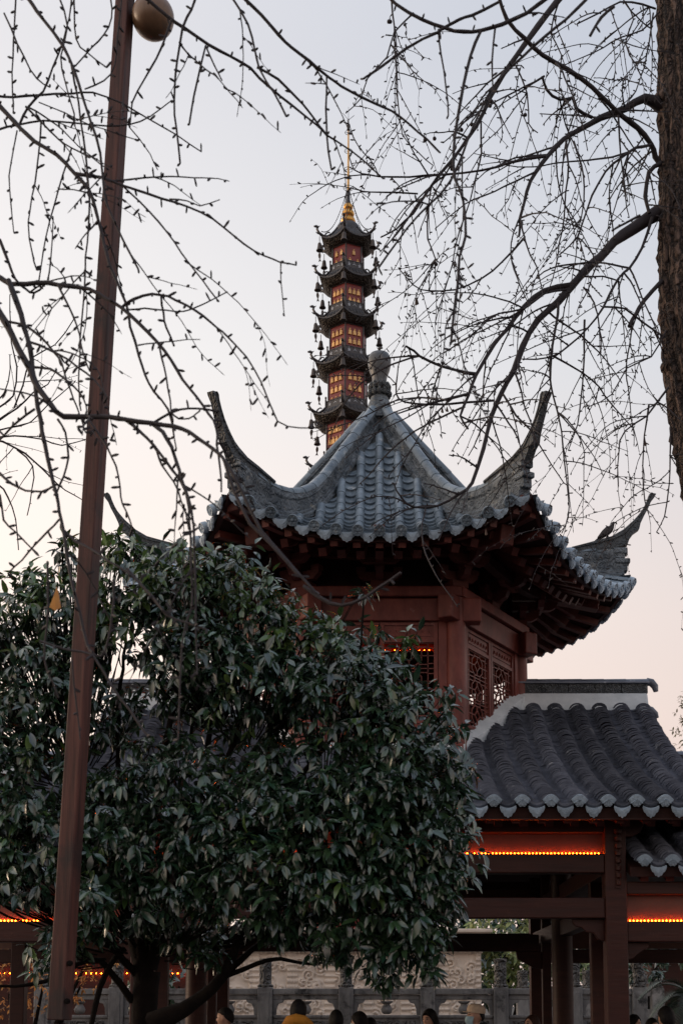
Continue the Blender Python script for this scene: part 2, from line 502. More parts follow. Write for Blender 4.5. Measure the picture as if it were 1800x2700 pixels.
HORNM2 = material('finial_glaze', (0.1, 0.105, 0.112), (0.045, 0.049, 0.053), rough=0.4, scale=5, c3=(0.24, 0.2, 0.17), patch=0.62, patch_scale=5, bump=0.2)
HORNM = material('horn_tile', (0.06, 0.068, 0.074), (0.03, 0.034, 0.038), rough=0.55, scale=9, c3=(0.2, 0.2, 0.19), patch=0.62, patch_scale=5, bump=0.5, bump_kind='carved', bump_scale=14, bump_dist=0.012)
cover_me = half_tile(0.053, 0.046, 0.014).mesh('cover_tile', TILE, 40)
pan_me = pan_piece(0.18, 0.045, 0.022).mesh('pan_tile', TILE, 40)
# round end tile with rim and boss
d = MB(); d.lathe([(0.0, 0.03), (0.056, 0.03), (0.059, 0.024), (0.059, -0.02), (0.0, -0.02)], 18)
d.lathe([(0.056, 0.024), (0.056, 0.04), (0.046, 0.04), (0.043, 0.028)], 18)
d.lathe([(0.0, 0.043), (0.014, 0.04), (0.022, 0.028), (0.022, 0.02)], 8)
for j in range(6):
    d.lathe([(0.0, 0.038), (0.011, 0.034), (0.012, 0.02)], 6, Matrix.Translation((0.034 * math.cos(j * PI / 3), 0.034 * math.sin(j * PI / 3), 0)))
disc_me = d.mesh('eave_disc', TILE, 40)


def scallop(w, h, n=9):
    """outline of a drip tile: concave top edge, wavy pointed bottom"""
    up = [(-w / 2 + w * j / 8, -0.022 * (1 - (2 * j / 8 - 1) ** 2)) for j in range(9)]
    dn = []
    for j in range(25):
        t = j / 24
        x = w / 2 - w * t
        env = -h * (1 - abs(2 * t - 1) ** 1.7)
        dn.append((x * 1.04, env - 0.02 - 0.013 * abs(math.sin(5 * PI * t))))
    return up + dn


d = MB(); d.prism(scallop(0.18, 0.085), 0.02, Matrix())
d.prism([(p[0] * .78, p[1] * .74 - 0.012) for p in scallop(0.18, 0.085)], 0.034, Matrix())
d.prism([(p[0] * .45, p[1] * .42 - 0.03) for p in scallop(0.18, 0.085)], 0.046, Matrix())
drip_me = d.mesh('drip_tile', EDGETILE, 30)

SP = 0.215
rest_c, rest_p, rest_d, rest_e = MB(), MB(), MB(), MB()


def put(me, M, name, joined):
    """own object on the front face, joined elsewhere"""
    if joined is None:
        link(name, me, uroof, M)
    else:
        joined.add([M @ v.co for v in me.vertices], [tuple(p.vertices) for p in me.polygons])


def along(k, l, a0, a1):
    pts = []
    n = 40
    for i in range(n + 1):
        pts.append(roof_pt(k, a0 + (a1 - a0) * i / n, l))
    s = [0.0]
    for i in range(n):
        s.append(s[-1] + (pts[i + 1] - pts[i]).length)
    return pts, s


def on(pts, s, d):
    d = max(0, min(s[-1], d))
    i = min(len(s) - 2, max(0, int(np.searchsorted(s, d)) - 1))
    t = (d - s[i]) / max(1e-6, s[i + 1] - s[i])
    return pts[i].lerp(pts[i + 1], t)


for k in range(6):
    n_, t_ = fdir(k)
    front = (k == 0)
    for j in range(-6, 7):
        l = SP * j
        a0 = max(0.25, abs(l) / T30 + 0.13)
        pts, s = along(k, l, a0, AE + 0.05)
        cnt = max(1, round(s[-1] / 0.27))
        for i in range(cnt):
            lo, hi = s[-1] * (i + 1) / cnt, s[-1] * i / cnt - 0.02
            p, q = on(pts, s, lo), on(pts, s, hi)
            y = norm(p - q); x = t_ * -1; z = norm(x.cross(y)); x = y.cross(z)
            M = frame(p + z * 0.022, x, y, z) @ Matrix.Diagonal((1, (p - q).length, 1, 1))
            put(cover_me, M, 'cover_tile', None if front else rest_c)
        y = norm(pts[-1] - pts[-4]); z = norm(y.cross(t_))
        put(disc_me, frame(pts[-1] + z * 0.018, y.cross(t_) * -1, t_.cross(norm(y.cross(t_) * -1)) if False else t_, norm(y + Vector((0, 0, -0.1)))) if False else
            frame(pts[-1] + z * 0.03, t_, z, y), 'eave_disc', None if front else rest_e)
    for j in range(-7, 7):
        l = SP * (j + .5)
        a0 = max(0.3, abs(l) / T30 + 0.13)
        if a0 > AE - 0.02:
            a0 = AE - 0.06
        pts, s = along(k, l, a0, AE + 0.035)
        dd = s[-1]
        while dd > 0.03:
            ex = 0.085 if dd > s[-1] - 0.75 else 0.15
            p, q = on(pts, s, dd), on(pts, s, dd - ex * 1.25)
            y = norm(p - q) if (p - q).length > 1e-4 else norm(pts[-1] - pts[0])
            x = t_ * -1; z = norm(x.cross(y)); x = y.cross(z)
            M = frame(p + z * 0.02, x, y, z) @ Matrix.Diagonal((1, max(0.03, (p - q).length), 1, 1))
            put(pan_me, M, 'pan_tile', None if front else rest_p)
            dd -= ex
        p = pts[-1]; y = norm(pts[-1] - pts[-4])
        yy = norm(n_ * -1 + Vector((0, 0, 0.28)))
        zz = norm(t_.cross(yy))
        put(drip_me, frame(p + n_ * 0.02 + Vector((0, 0, 0.02)), t_, yy, zz), 'drip_tile', None if front else rest_d)
for mb, nm, mt in ((rest_c, 'cover_tile_field', TILE), (rest_p, 'pan_tile_field', TILE), (rest_d, 'drip_tile_field', EDGETILE), (rest_e, 'eave_disc_field', EDGETILE)):
    stuff(mb.build(nm, mt, uroof, smooth=40))

# hip ridges with carved band, cap tiles and horns
capme = half_tile(0.066, 0.06, 0.018, 8, PI * 1.05).mesh('ridge_cap_tile', TILE, 40)
for k in range(6):
    c = cdir(k); side = Vector((0, 0, 1)).cross(c)
    prof = [(.08, -.1), (.08, .16), (.062, .22), (.062, .3), (.046, .34), (.046, .72), (.062, .78), (.062, .93), (.05, 1.0)]
    rs = []
    for i in range(31):
        q = 0.035 + 0.93 * i / 30
        p0 = CEN + c * (q * RE)
        zb, zt = z_hip(q) - 0.05, min(z_top(q) - 0.07, 7.04 if q > .8 else 99)
        rs.append([p0 + side * w + Vector((0, 0, zb + (zt - zb) * h)) for w, h in prof] + [p0 - side * w + Vector((0, 0, zb + (zt - zb) * h)) for w, h in prof[::-1]])
    hr = MB(); hr.rings(rs)
    hro = hr.build('hip_ridge', STONERIDGE, uroof, smooth=35)
    n = 11
    for i in range(n):
        qa, qb = 0.05 + 0.8 * i / n, 0.05 + 0.8 * (i + 1.06) / n
        a = CEN + c * (qa * RE); a.z = z_top(qa) - 0.08
        b = CEN + c * (qb * RE); b.z = z_top(qb) - 0.08
        y = norm(b - a); z = norm(side.cross(y)) * -1
        z = z if z.z > 0 else -z
        x = y.cross(z)
        link('ridge_cap_tile', capme, uroof, frame(b, x, y, z) @ Matrix.Diagonal((1, (b - a).length, 1, 1)))
    # horn: side outline swept with thinning thickness
    pairs = (((2.3, 7.06), (2.3, 6.98)), ((2.6, 7.13), (2.6, 7.0)), ((2.79, 7.17), (2.8, 7.02)), ((2.93, 7.24), (2.975, 7.05)), ((3.0, 7.29), (3.0, 7.11)), ((3.05, 7.335), (3.055, 7.185)),
             ((3.09, 7.38), (3.12, 7.23)), ((3.12, 7.415), (3.137, 7.3)), ((3.155, 7.46), (3.185, 7.4)), ((3.2, 7.54), (3.235, 7.49)), ((3.235, 7.62), (3.275, 7.585)), ((3.25, 7.665), (3.325, 7.65)), ((3.27, 7.685), (3.335, 7.672)))
    hz = -.06 if k in (0, 1) else .06 if k in (2, 5) else 0
    rs = []
    for i, (tp, lw) in enumerate(pairs):
        f = i / (len(pairs) - 1)
        tp, lw = Vector((tp[0], 0, tp[1] + hz * min(1, f * 3))), Vector((lw[0], 0, lw[1] + hz * min(1, f * 3)))
        w = 0.062 - 0.03 * f ** .8 + (.006 if i >= len(pairs) - 2 else 0)
        def W(p, s_):
            q = CEN + c * p.x + side * s_; q.z = p.z
            return q
        rs.append([W(lw, w), W(lw.lerp(tp, .62), w), W(lw.lerp(tp, .7), w * 1.25), W(lw.lerp(tp, .92), w * 1.25), W(tp, w * .8), W(tp, -w * .8), W(lw.lerp(tp, .92), -w * 1.25), W(lw.lerp(tp, .7), -w * 1.25), W(lw.lerp(tp, .62), -w), W(lw, -w)])
    hb = MB(); hb.rings(rs); hb.build('horn', HORNM, uroof, smooth=35)
    # stepped corner block below the horn
    cb = MB()
    for (d0, d1, z0, z1, w) in ((2.8, 2.97, 6.98, 7.05, .075), (2.8, 2.94, 6.92, 6.98, .06), (2.82, 3.0, 6.86, 6.92, .07), (2.8, 2.97, 6.76, 6.86, .055)):
        a = CEN + c * d0; b = CEN + c * d1
        cb.bar((a.x, a.y, (z0 + z1) / 2), (b.x, b.y, (z0 + z1) / 2), w * 2, z1 - z0)
    cb.build('corner_block', STONERIDGE, uroof, bevel=0.012)

# finial
fz = 8.91
fin = MB()
fin.lathe([(0.19, fz - .26), (.165, fz - .13), (.14, fz - .05), (.12, fz + .01), (.1, fz + .06)], 24)
fin.build('finial_base', STONERIDGE, uroof, smooth=60).location = CEN
fin = MB()
for zz, r, n, h in ((fz + .05, .115, 12, .09), (fz + .13, .105, 12, .1)):
    fin.lathe([(r * .75, zz), (r * 1.12, zz + h * .35), (r * 1.12, zz + h * .7), (r * .85, zz + h)], 24)
    for j in range(n):
        th = 2 * PI * j / n
        fin.lathe([(0.0, -h * .5), (.026, -h * .3), (.03, h * .15), (.02, h * .4), (0.0, h * .6)], 6, Matrix.Translation((r * 1.08 * math.cos(th), r * 1.08 * math.sin(th), zz + h * .5)))
fin.build('finial_lotus', CARVED, uroof, smooth=50).location = CEN
fin = MB()
gz = fz + .22
fin.lathe([(.09, gz), (.086, gz + .04), (.095, gz + .1), (.125, gz + .18), (.142, gz + .26), (.14, gz + .33), (.115, gz + .385), (.07, gz + .405), (0, gz + .41)], 28)
fin.build('finial_gourd', HORNM2, uroof, smooth=60).location = CEN

# ---- rafters, purlin, corner beams
unit = MB(); unit.box((0, 0, 0), (1, 1, 1)); RAFTERM = material('red_rafter_timber', (0.16, 0.042, 0.03), (0.085, 0.022, 0.017), rough=0.55, scale=12, bump=0.2, rand=0.25, spec=0.3)
unit_me = unit.mesh('rafter', RAFTERM)


def beam_obj(name, a, b, w, h, parent, up=(0, 0, 1)):
    a, b = Vector(a), Vector(b)
    y = norm(b - a); x = norm(y.cross(Vector(up))); z = x.cross(y)
    return link(name, unit_me, parent, frame((a + b) / 2, x, y, z) @ Matrix.Diagonal((w, (b - a).length, h, 1)))


frame_p = MB()
for k in range(6):
    for j in range(13):
        s = -0.92 + 1.84 * j / 12
        def rp(a, dz):
            return roof_pt(k, a, s * a * T30, dz)
        beam_obj('rafter', rp(AE - 0.62, -0.125), rp(AE - 0.05, -0.115), 0.075, 0.07, pav)
        beam_obj('rafter', rp(AC - 0.1, -0.13), rp(AE - 0.42, -0.225), 0.085, 0.085, pav)
    # purlin ring and eave batten
    pr = MB()
    for i in range(8):
        s0, s1 = -1 + 2 * i / 8, -1 + 2 * (i + 1) / 8
        a = 1.72
        pr.bar(roof_pt(k, a, s0 * a * T30, -0.3), roof_pt(k, a, s1 * a * T30, -0.3), 0.1, 0.1)
    pr.build('eave_purlin', DARKWOOD, pav)
    pr = MB()
    for i in range(8):
        s0, s1 = -1 + 2 * i / 8, -1 + 2 * (i + 1) / 8
        a = AE - 0.03
        pr.bar(roof_pt(k, a, s0 * a * T30, -0.07), roof_pt(k, a, s1 * a * T30, -0.07), 0.05, 0.05)
    pr.build('eave_batten', DARKWOOD, pav)
    # corner beams: lower one with blunt end, upper one to the corner
    c = cdir(k)
    q = lambda d, z: Vector((c.x * d, YC + c.y * d, z))
    cbm = MB(); cbm.bar(q(1.5, 6.6), q(2.62, 6.38), 0.17, 0.2)
    cbm.build('corner_beam', RAFTERM, pav, bevel=0.012)
    cbm = MB(); cbm.bar(q(1.9, 6.66), q(2.95, 6.6), 0.14, 0.16)
    cbm.build('flying_corner_beam', RAFTERM, pav, bevel=0.012)

# ---- tower frame: columns, plates, beams
ZP, ZC0 = 6.08, 4.1
for k in range(6):
    c = cdir(k)
    col = MB(); col.lathe([(.112, ZC0), (.112, 4.6), (.108, 5.5), (.104, ZP - .1)], 20)
    col.build('column', WOOD, pav, smooth=60).location = (c.x * RC, YC + c.y * RC, 0)
    n_, t_ = fdir(k)
    mid = CEN + n_ * AC
    hw = RC / 2
    def fp(l, z, off=0.0):
        return Vector((mid.x + t_.x * l + n_.x * off, mid.y + t_.y * l + n_.y * off, z))
    b = MB(); b.bar(fp(-hw - .06, ZP - .055), fp(hw + .06, ZP - .055), .25, .11); b.build('wall_plate', WOOD, pav, bevel=0.01)
    b = MB(); b.bar(fp(-hw + .05, 5.835), fp(hw - .05, 5.835), .15, .245); b.build('architrave', WOOD, pav, bevel=0.008)
    for sgn in (-1, 1):
        b = MB(); b.bar(fp(sgn * (hw + .06), 5.83), fp(sgn * (hw + .27), 5.83), .17, .26)
        b.build('beam_end', WOOD, pav, bevel=0.014)
    # frieze boards between plate and roof
    b = MB(); b.bar(fp(-hw, 6.4, -.1), fp(hw, 6.4, -.1), .04, .68); b.build('frieze_board', SHADEBOARD, pav)
    # brackets: tiers of arms with curved undersides, blocks between them
    for l0, dirn in ((0.0, n_), (-hw, cdir(k))):
        base = fp(l0, ZP)
        br = MB()
        tdir = Vector((0, 0, 1)).cross(dirn)
        for i, (L_, z0) in enumerate(((.26, .07), (.48, .2), (.66, .33))):
            arm = [(-.1, .0), (L_ - .1, .0), (L_ - .03, .035), (L_, .1), (-.1, .1)]
            br.prism(arm, .08, frame(base + Vector((0, 0, z0)), dirn, tdir, Vector((0, 0, 1))))
            br.box(base + dirn * (L_ - .06) + Vector((0, 0, z0 + .125)), (.11, .11, .05), Matrix((dirn, tdir, Vector((0, 0, 1)))).transposed())
            cross = [(-.24, .1), (-.24, .06), (-.17, .0), (.17, .0), (.24, .06), (.24, .1)]
            br.prism(cross, .075, frame(base + dirn * (L_ - .22) + Vector((0, 0, z0 + .002)), tdir, dirn, Vector((0, 0, 1))))
            for sg in (-1, 1):
                br.box(base + dirn * (L_ - .22) + tdir * (.2 * sg) + Vector((0, 0, z0 + .127)), (.1, .1, .05), Matrix((dirn, tdir, Vector((0, 0, 1)))).transposed())
        br.box(base + Vector((0, 0, .035)), (.2, .2, .07), Matrix((dirn, tdir, Vector((0, 0, 1)))).transposed())
        br.build('bracket_set', RAFTERM, pav)
    # window wall: posts, rails, two lattice leaves
    iw = hw - .1
    for sg in (-1, 1):
        b = MB(); b.bar(fp(sg * (iw - .045), 4.3), fp(sg * (iw - .045), 5.72), .09, .09, up=n_); b.build('window_post', WOOD, pav, bevel=0.006)
    b = MB(); b.bar(fp(-iw + .09, 4.37), fp(iw - .09, 4.37), .12, .14); b.build('window_sill', WOOD, pav, bevel=0.008)
    lw = (2 * iw - .18) / 2
    for sg in (-1, 1):
        x0, x1 = (-lw, 0) if sg < 0 else (0, lw)
        x0 += .006; x1 -= .006
        fr = MB()
        for xx in (x0 + .022, x1 - .022):
            fr.bar(fp(xx, 4.445), fp(xx, 5.71), .055, .044, up=t_)
        for z in (4.465, 4.615, 5.505, 5.69):
            fr.bar(fp(x0 + .044, z), fp(x1 - .044, z), .05, .036)
        leaf = fr.build('window_leaf', WOOD, pav)
        for z0, z1 in ((4.483, 4.597), (5.523, 5.672)):
            pn = MB()
            pn.bar(fp(x0 + .044, (z0 + z1) / 2), fp(x1 - .044, (z0 + z1) / 2), .018, z1 - z0)
            pn.bar(fp(x0 + .075, (z0 + z1) / 2), fp(x1 - .075, (z0 + z1) / 2), .034, (z1 - z0) * .6)
            for i in range(7):
                xx = x0 + .1 + (x1 - x0 - .2) * i / 6
                pn.tube([fp(xx - .018, (z0 + z1) / 2 - .018, .018), fp(xx, (z0 + z1) / 2 + .022, .022), fp(xx + .02, (z0 + z1) / 2 - .01, .018)], .006, 4)
            pn.build('carved_panel', WOOD, leaf)
        lt = MB(); a0, a1, c0, c1 = x0 + .044, x1 - .044, 4.633, 5.487
        Wd, Hd = a1 - a0, c1 - c0
        segs = []
        def S(*pp):
            for i in range(len(pp) - 1):
                segs.append((pp[i], pp[i + 1]))
        for (yc) in (.17, .5, .83):
            hh, ww = .125, .25
            o = [(.5 - ww * .5, yc - hh), (.5 + ww * .5, yc - hh), (.5 + ww, yc - hh * .5), (.5 + ww, yc + hh * .5), (.5 + ww * .5, yc + hh), (.5 - ww * .5, yc + hh), (.5 - ww, yc + hh * .5), (.5 - ww, yc - hh * .5), (.5 - ww * .5, yc - hh)]
            S(*o)
            S((.5, yc - .07), (.62, yc), (.5, yc + .07), (.38, yc), (.5, yc - .07))
            S((.5, yc + .07), (.5, yc + hh)); S((.5, yc - .07), (.5, yc - hh)); S((.62, yc), (.75, yc)); S((.38, yc), (.25, yc))
            for sx in (0, 1):
                xx = sx; xi = .25 if sx == 0 else .75
                S((xx, yc), (xi, yc)); xm = .12 if sx == 0 else .88
                S((xm, yc - .165), (xm, yc + .165)); S((xm, yc - hh * .9), (xi + (.06 if sx == 0 else -.06), yc - hh * .9)); S((xm, yc + hh * .9), (xi + (.06 if sx == 0 else -.06), yc + hh * .9))
                S((xx, yc + .1), (xm, yc + .1)); S((xx, yc - .1), (xm, yc - .1))
        for yc in (.005, .335, .665, .995):
            S((.0, yc), (1, yc))
            for xx in (.38, .62):
                S((xx, max(0, yc - .045)), (xx, min(1, yc + .045)))
        for (pa, pb) in segs:
            A = fp(a0 + Wd * pa[0], c0 + Hd * pa[1]); B = fp(a0 + Wd * pb[0], c0 + Hd * pb[1])
            if (A - B).length > .004:
                lt.bar(A, B, .016, .011, up=norm(n_.cross(B - A)))
        lt.build('lattice', WOOD, leaf)
# tower floor and a lit strip inside
b = MB(); b.prism([(RC * math.cos(i * PI / 3), RC * math.sin(i * PI / 3)) for i in range(6)], .08, frame(Vector((0, YC, 4.25)), Vector((1, 0, 0)), Vector((0, 0, -1)), Vector((0, 1, 0))))
b.build('tower_floor', WOOD, pav)
# plinth boards under the tower windows down to the lower roof
for k in range(6):
    n_, t_ = fdir(k); mid = CEN + n_ * (AC - .03)
    b = MB(); b.bar(mid - t_ * (RC / 2) + Vector((0, 0, 3.95)), mid + t_ * (RC / 2) + Vector((0, 0, 3.95)), .05, .8); b.build('plinth_board', WOOD, pav)


def led_strip(parent, a, b, gap=.034, r=.006, label=None, mat=None):
    a, b = Vector(a), Vector(b)
    n = int((b - a).length / gap); mb = MB()
    for i in range(n + 1):
        p = a.lerp(b, i / n)
        mb.lathe([(0, -r), (r, -r * .3), (r, r * .5), (0, r * 1.4)], 5, Matrix.Translation(p))
    o = mb.build('light_string', mat or LED, parent)
    o['label'] = label or 'row of tiny glowing orange bulbs along the beam'
    return stuff(o)


led_strip(pav, (-.62, YC + 1.16, 6.13), (.7, YC + 1.16, 6.13), gap=.06, r=.004, label='row of tiny glowing bulbs inside the tower')
b = MB(); b.bar((-.75, YC + 1.2, 6.06), (.8, YC + 1.2, 6.06), .1, .1); b.build('inner_beam', WOOD, pav)
b = MB(); b.bar((-.75, YC + 1.22, 6.28), (.8, YC + 1.22, 6.28), .03, .3); b.build('inner_board', WOOD, pav)

# ------------------------------------------------------------------ lower roofs of small dark tiles
def row_mesh(mb, x, prof, y0, y1, ex, r, lift, convex=True, n=7, w=.14):
    """overlapping small tiles laid up a slope from eave y0 to y1; each tile a stepped arc"""
    L_ = [0.0]; N_ = 60; ys = [y0 + (y1 - y0) * i / N_ for i in range(N_ + 1)]
    for i in range(N_):
        L_.append(L_[-1] + math.hypot(ys[i + 1] - ys[i], prof(ys[i + 1]) - prof(ys[i])))
    cnt = max(2, int(L_[-1] / ex))
    def pt(d):
        y = float(np.interp(d, L_, ys)); e = .01
        s = (prof(y + e) - prof(y - e)) / (2 * e); k = math.hypot(1, s)
        return y, prof(y), -s / k, 1 / k          # position and slope normal (y, z)
    step = ex * .4
    for i in range(cnt):
        d0, d1 = L_[-1] * i / cnt, L_[-1] * (i + 1) / cnt
        rows = []
        jit = random.uniform(-.006, .006); jx = random.uniform(-.006, .006)
        for d, off in ((d0 + ex * .3, -step * .3), (d0, step * .45), (d0, step), (d1, 0.0)):
            y, z, ny, nz = pt(d)
            arc = []
            for j in range(n + 1):
                if convex:
                    th = PI * (0.04 + .92 * j / n)
                    ax, h = -math.cos(th) * (r + off), math.sin(th) * (r * .85 + off) + jit
                else:
                    ax, h = (j / n - .5) * w, r * ((2 * j / n - 1) ** 2) + off * 1.6 + jit
                arc.append((x + ax + jx, y + ny * (h + lift), z + nz * (h + lift)))
            rows.append(arc)
        mb.rings(rows, close=False)
    return mb


def fan_outline(w, h):
    up = [(-w / 2 + w * j / 10, .05 * (1 - (2 * j / 10 - 1) ** 2)) for j in range(11)]
    dn = [(w / 2 - w * t, -h * (1 - abs(2 * t - 1) ** 1.5) * (1 + .12 * math.cos(6 * PI * t))) for t in [j / 16 for j in range(1, 16)]]
    return up + dn


fm = MB(); fm.prism(fan_outline(.15, .066), .018, Matrix()); fm.prism([(p[0] * .8, p[1] * .76) for p in fan_outline(.15, .066)], .03, Matrix())
for j in range(5):
    th = PI * (1.2 + .15 * j)
    fm.prism([(0, .01), (.06 * math.cos(th) + .008, .06 * math.sin(th) * .8), (.06 * math.cos(th) - .008, .06 * math.sin(th) * .8)], .044, Matrix())
fan_me = fm.mesh('fan_end_tile', EDGETILE, 30)
dm = MB(); dm.prism(scallop(.142, .08), .018, Matrix()); dm.prism([(p[0] * .8, p[1] * .76 - .012) for p in scallop(.142, .08)], .03, Matrix())
dm.prism([(p[0] * .5, p[1] * .45 - .03) for p in scallop(.142, .08)], .042, Matrix())
drip2_me = dm.mesh('drip_tile', EDGETILE, 30)


def gable_roof(parent, name, prof, y0, ytop, xs0, xs1, sp, limit, ex=.052, rr=.073, joined_back=True):
    """front slope in rows of small tiles (each row one part), plain joined back slope"""
    Y2 = 2 * YC
    dk = MB(); N_ = 14
    a = xs0 - .12; b = xs1 + .12
    ys = [y0 + .03 + (YC - y0 - .03) * i / N_ for i in range(N_ + 1)] + [Y2 - (y0 + .03 + (YC - y0 - .03) * i / N_) for i in range(N_ - 1, -1, -1)]
    sec = [(y, prof(min(y, Y2 - y)) - .01) for y in ys] + [(y, prof(min(y, Y2 - y)) - .1) for y in ys[::-1]]
    dk.rings([[Vector((x, y, z)) for y, z in sec] for x in (a, b)], True, True)
    roof = dk.build(name, SHADEBOARD, parent)
    n = int(round((xs1 - xs0) / sp))
    back = MB()
    for j in range(n + 1):
        x = xs0 + sp * j
        yt = limit(x)
        row_mesh(MBX := MB(), x, prof, y0 - .02, yt, ex, rr, .045, True)
        MBX.build('cover_tile_row', DARKTILE, roof, smooth=None)
        link('fan_end_tile', fan_me, roof, frame(Vector((x, y0 - .045, prof(y0) + .062)), Vector((1, 0, 0)), norm((0, -1, -.35)) * -1, norm((0, -.35, 1))))
        row_mesh(back, x, lambda y: prof(Y2 - y), Y2 - y0, Y2 - ytop, ex * 3, rr, .02, True, n=5)
        if j < n:
            x2 = x + sp / 2
            yt = limit(x2)
            row_mesh(MBY := MB(), x2, prof, y0 - .02, yt, ex * 1.15, .035, .004, False, n=5, w=sp * .6)
            MBY.build('pan_tile_row', DARKTILE, roof)
            link('drip_tile', drip2_me, roof, frame(Vector((x2, y0 - .035, prof(y0) + .012)), Vector((1, 0, 0)), norm((0, -1, -.25)) * -1, norm((0, -.25, 1))))
    stuff(back.build('back_tile_field', DARKTILE, roof))
    return roof


Y0H = 11.43
hall_prof = hermite([11.43, 12.3, 13.4, 14.2, 15.0], [3.36, 3.66, 4.16, 4.62, 5.16])


def tower_limit(x):
    ax = abs(x)
    if ax < RC / 2:
        return YC - AC - .06
    if ax < RC:
        return YC - (RC - ax) * math.tan(PI / 3) - .1
    return 14.78


hroof = gable_roof(pav, 'hall_roof', hall_prof, Y0H, 14.78, -3.06, 3.06, .255, tower_limit)
rl_ = random.Random(4); db = MB()
for _ in range(90):           # blown leaves and crumbs caught in the pans
    x = -3.06 + .255 * rl_.randrange(24) + .1275 + rl_.uniform(-.035, .035); y = Y0H + (rl_.random() ** 1.6) * 2.4
    if y > tower_limit(x) - .05:
        continue
    p = Vector((x, y, hall_prof(y) + .034)); a = rl_.uniform(0, 6.28); s = rl_.uniform(.012, .032)
    u_ = Vector((math.cos(a), math.sin(a), .45 * math.sin(a))) * s; w_ = Vector((-math.sin(a), math.cos(a), .45 * math.cos(a))) * s * .55
    db.add([p - u_, p + w_ + Vector((0, 0, .008)), p + u_, p - w_], [(0, 1, 2, 3)])
stuff(db.build('fallen_leaves', LEAFFAR, hroof))
hroof['label'] = 'lower hall roof of dark ribbed tile rows with pale scalloped eave tiles'

# plaster flashing round the tower foot and under the ridge
fl = MB()
for k in (5, 0, 1):
    n_, t_ = fdir(k)
    for i in range(8):
        l0, l1 = -RC / 2 + RC * i / 8, -RC / 2 + RC * (i + 1) / 8
        P = []
        for l in (l0, l1):
            a = CEN + n_ * (AC - .02) + t_ * l; o_ = CEN + n_ * (AC + .11) + t_ * l * 1.06
            za, zo = hall_prof(min(a.y, 14.99)), hall_prof(min(o_.y, 14.99))
            P.append([Vector((a.x, a.y, za - .1)), Vector((o_.x, o_.y, zo - .02)), Vector((o_.x, o_.y, zo + .14 + .012 * math.sin(i * 2.1 + k + (0 if l == l0 else 2.1)))), Vector((a.x, a.y, za + .19))])
        fl.rings(P)
fl.build('flashing', PLASTER, hroof, smooth=40)
for sg in (-1, 1):
    x0, x1 = RC * .97, 3.17
    b = MB(); b.prism([(-.2, 4.9), (-.16, 5.1), (-.1, 5.26), (.1, 5.26), (.16, 5.1), (.2, 4.9)], x1 - x0 - .02, frame(Vector((sg * (x0 + x1) / 2, YC, 0)), Vector((0, 1, 0)), Vector((1, 0, 0)), Vector((0, 0, 1))))
    b.build('ridge_plaster', PLASTER, hroof, bevel=0.02)
    nb = 5
    for i in range(nb):
        xa, xb = x0 + (x1 - x0) * i / nb + .003, x0 + (x1 - x0) * (i + 1) / nb - .003
        b = MB(); b.box((sg * (xa + xb) / 2, YC, 5.318), (xb - xa, .17, .115)); b.build('carved_brick', CARVED, hroof, bevel=0.006)
    b = MB(); b.box((sg * (x0 + x1) / 2, YC, 5.388), (x1 - x0 + .03, .22, .022)); b.build('ridge_coping', DARKTILE, hroof, bevel=0.006)
    for i in range(6):
        xa, xb = x0 + (x1 - x0) * i / 6, x0 + (x1 - x0) * (i + 1.04) / 6
        me = half_tile(.075, .07, .015, 8)
        o = link('ridge_cap_tile', me.mesh('ridge_cap_tile', DARKTILE, 40), hroof, frame(Vector((sg * xb, YC, 5.4)), Vector((0, -sg, 0)), Vector((sg, 0, 0)), Vector((0, 0, 1))) @ Matrix.Diagonal((1, xb - xa, .7, 1)))
    # curled end tile
    b = MB(); b.tube([Vector((sg * (x1 + .0), YC, 5.42)), Vector((sg * (x1 + .06), YC, 5.41)), Vector((sg * (x1 + .1), YC, 5.36)), Vector((sg * (x1 + .11), YC, 5.3))], [.05, .05, .045, .03], 8)
    b.build('ridge_end_tile', DARKTILE, hroof, smooth=50)
    b = MB(); b.tube([Vector((sg * (x1 - .02), YC, 5.1)), Vector((sg * (x1 + .05), YC, 5.08)), Vector((sg * (x1 + .1), YC, 5.03)), Vector((sg * (x1 + .12), YC, 4.98))], [.04, .04, .035, .02], 8)
    b.build('ridge_end_tile', DARKTILE, hroof, smooth=50)
    # gable boards
    b = MB()
    pts = [(y, hall_prof(y) - .13) for y in np.linspace(11.6, 14.99, 12)]
    b.prism([(y, z) for y, z in pts] + [(y, z) for y, z in [(30 - y, z) for y, z in pts[::-1]]] + [(30 - 11.6, 3.28), (11.6, 3.28)][:0] + [], .05, frame(Vector((sg * 2.95, 0, 0)), Vector((0, 1, 0)), Vector((1, 0, 0)), Vector((0, 0, 1))))
    b.build('gable_board', DARKWOOD, pav)

# ---- hall frame
XP, YP = 2.19, 12.0
BOARDM = material('glow_tinted_board', (0.13, 0.045, 0.022), (0.08, 0.027, 0.014), rough=0.5, scale=9, bump=0.2)  # lighter and more orange than the beams, bulb glow put into the colour


def put_post(name, x, y, z1, w, parent, square=True, r=.1):
    b = MB()
    if square:
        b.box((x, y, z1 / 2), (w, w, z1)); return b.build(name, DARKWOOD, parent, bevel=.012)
    b.lathe([(r, 0), (r, z1)], 20); o = b.build(name, DARKWOOD, parent, smooth=60); o.location = (x, y, 0); o.matrix_parent_inverse = wmat(parent).inverted()
    return o


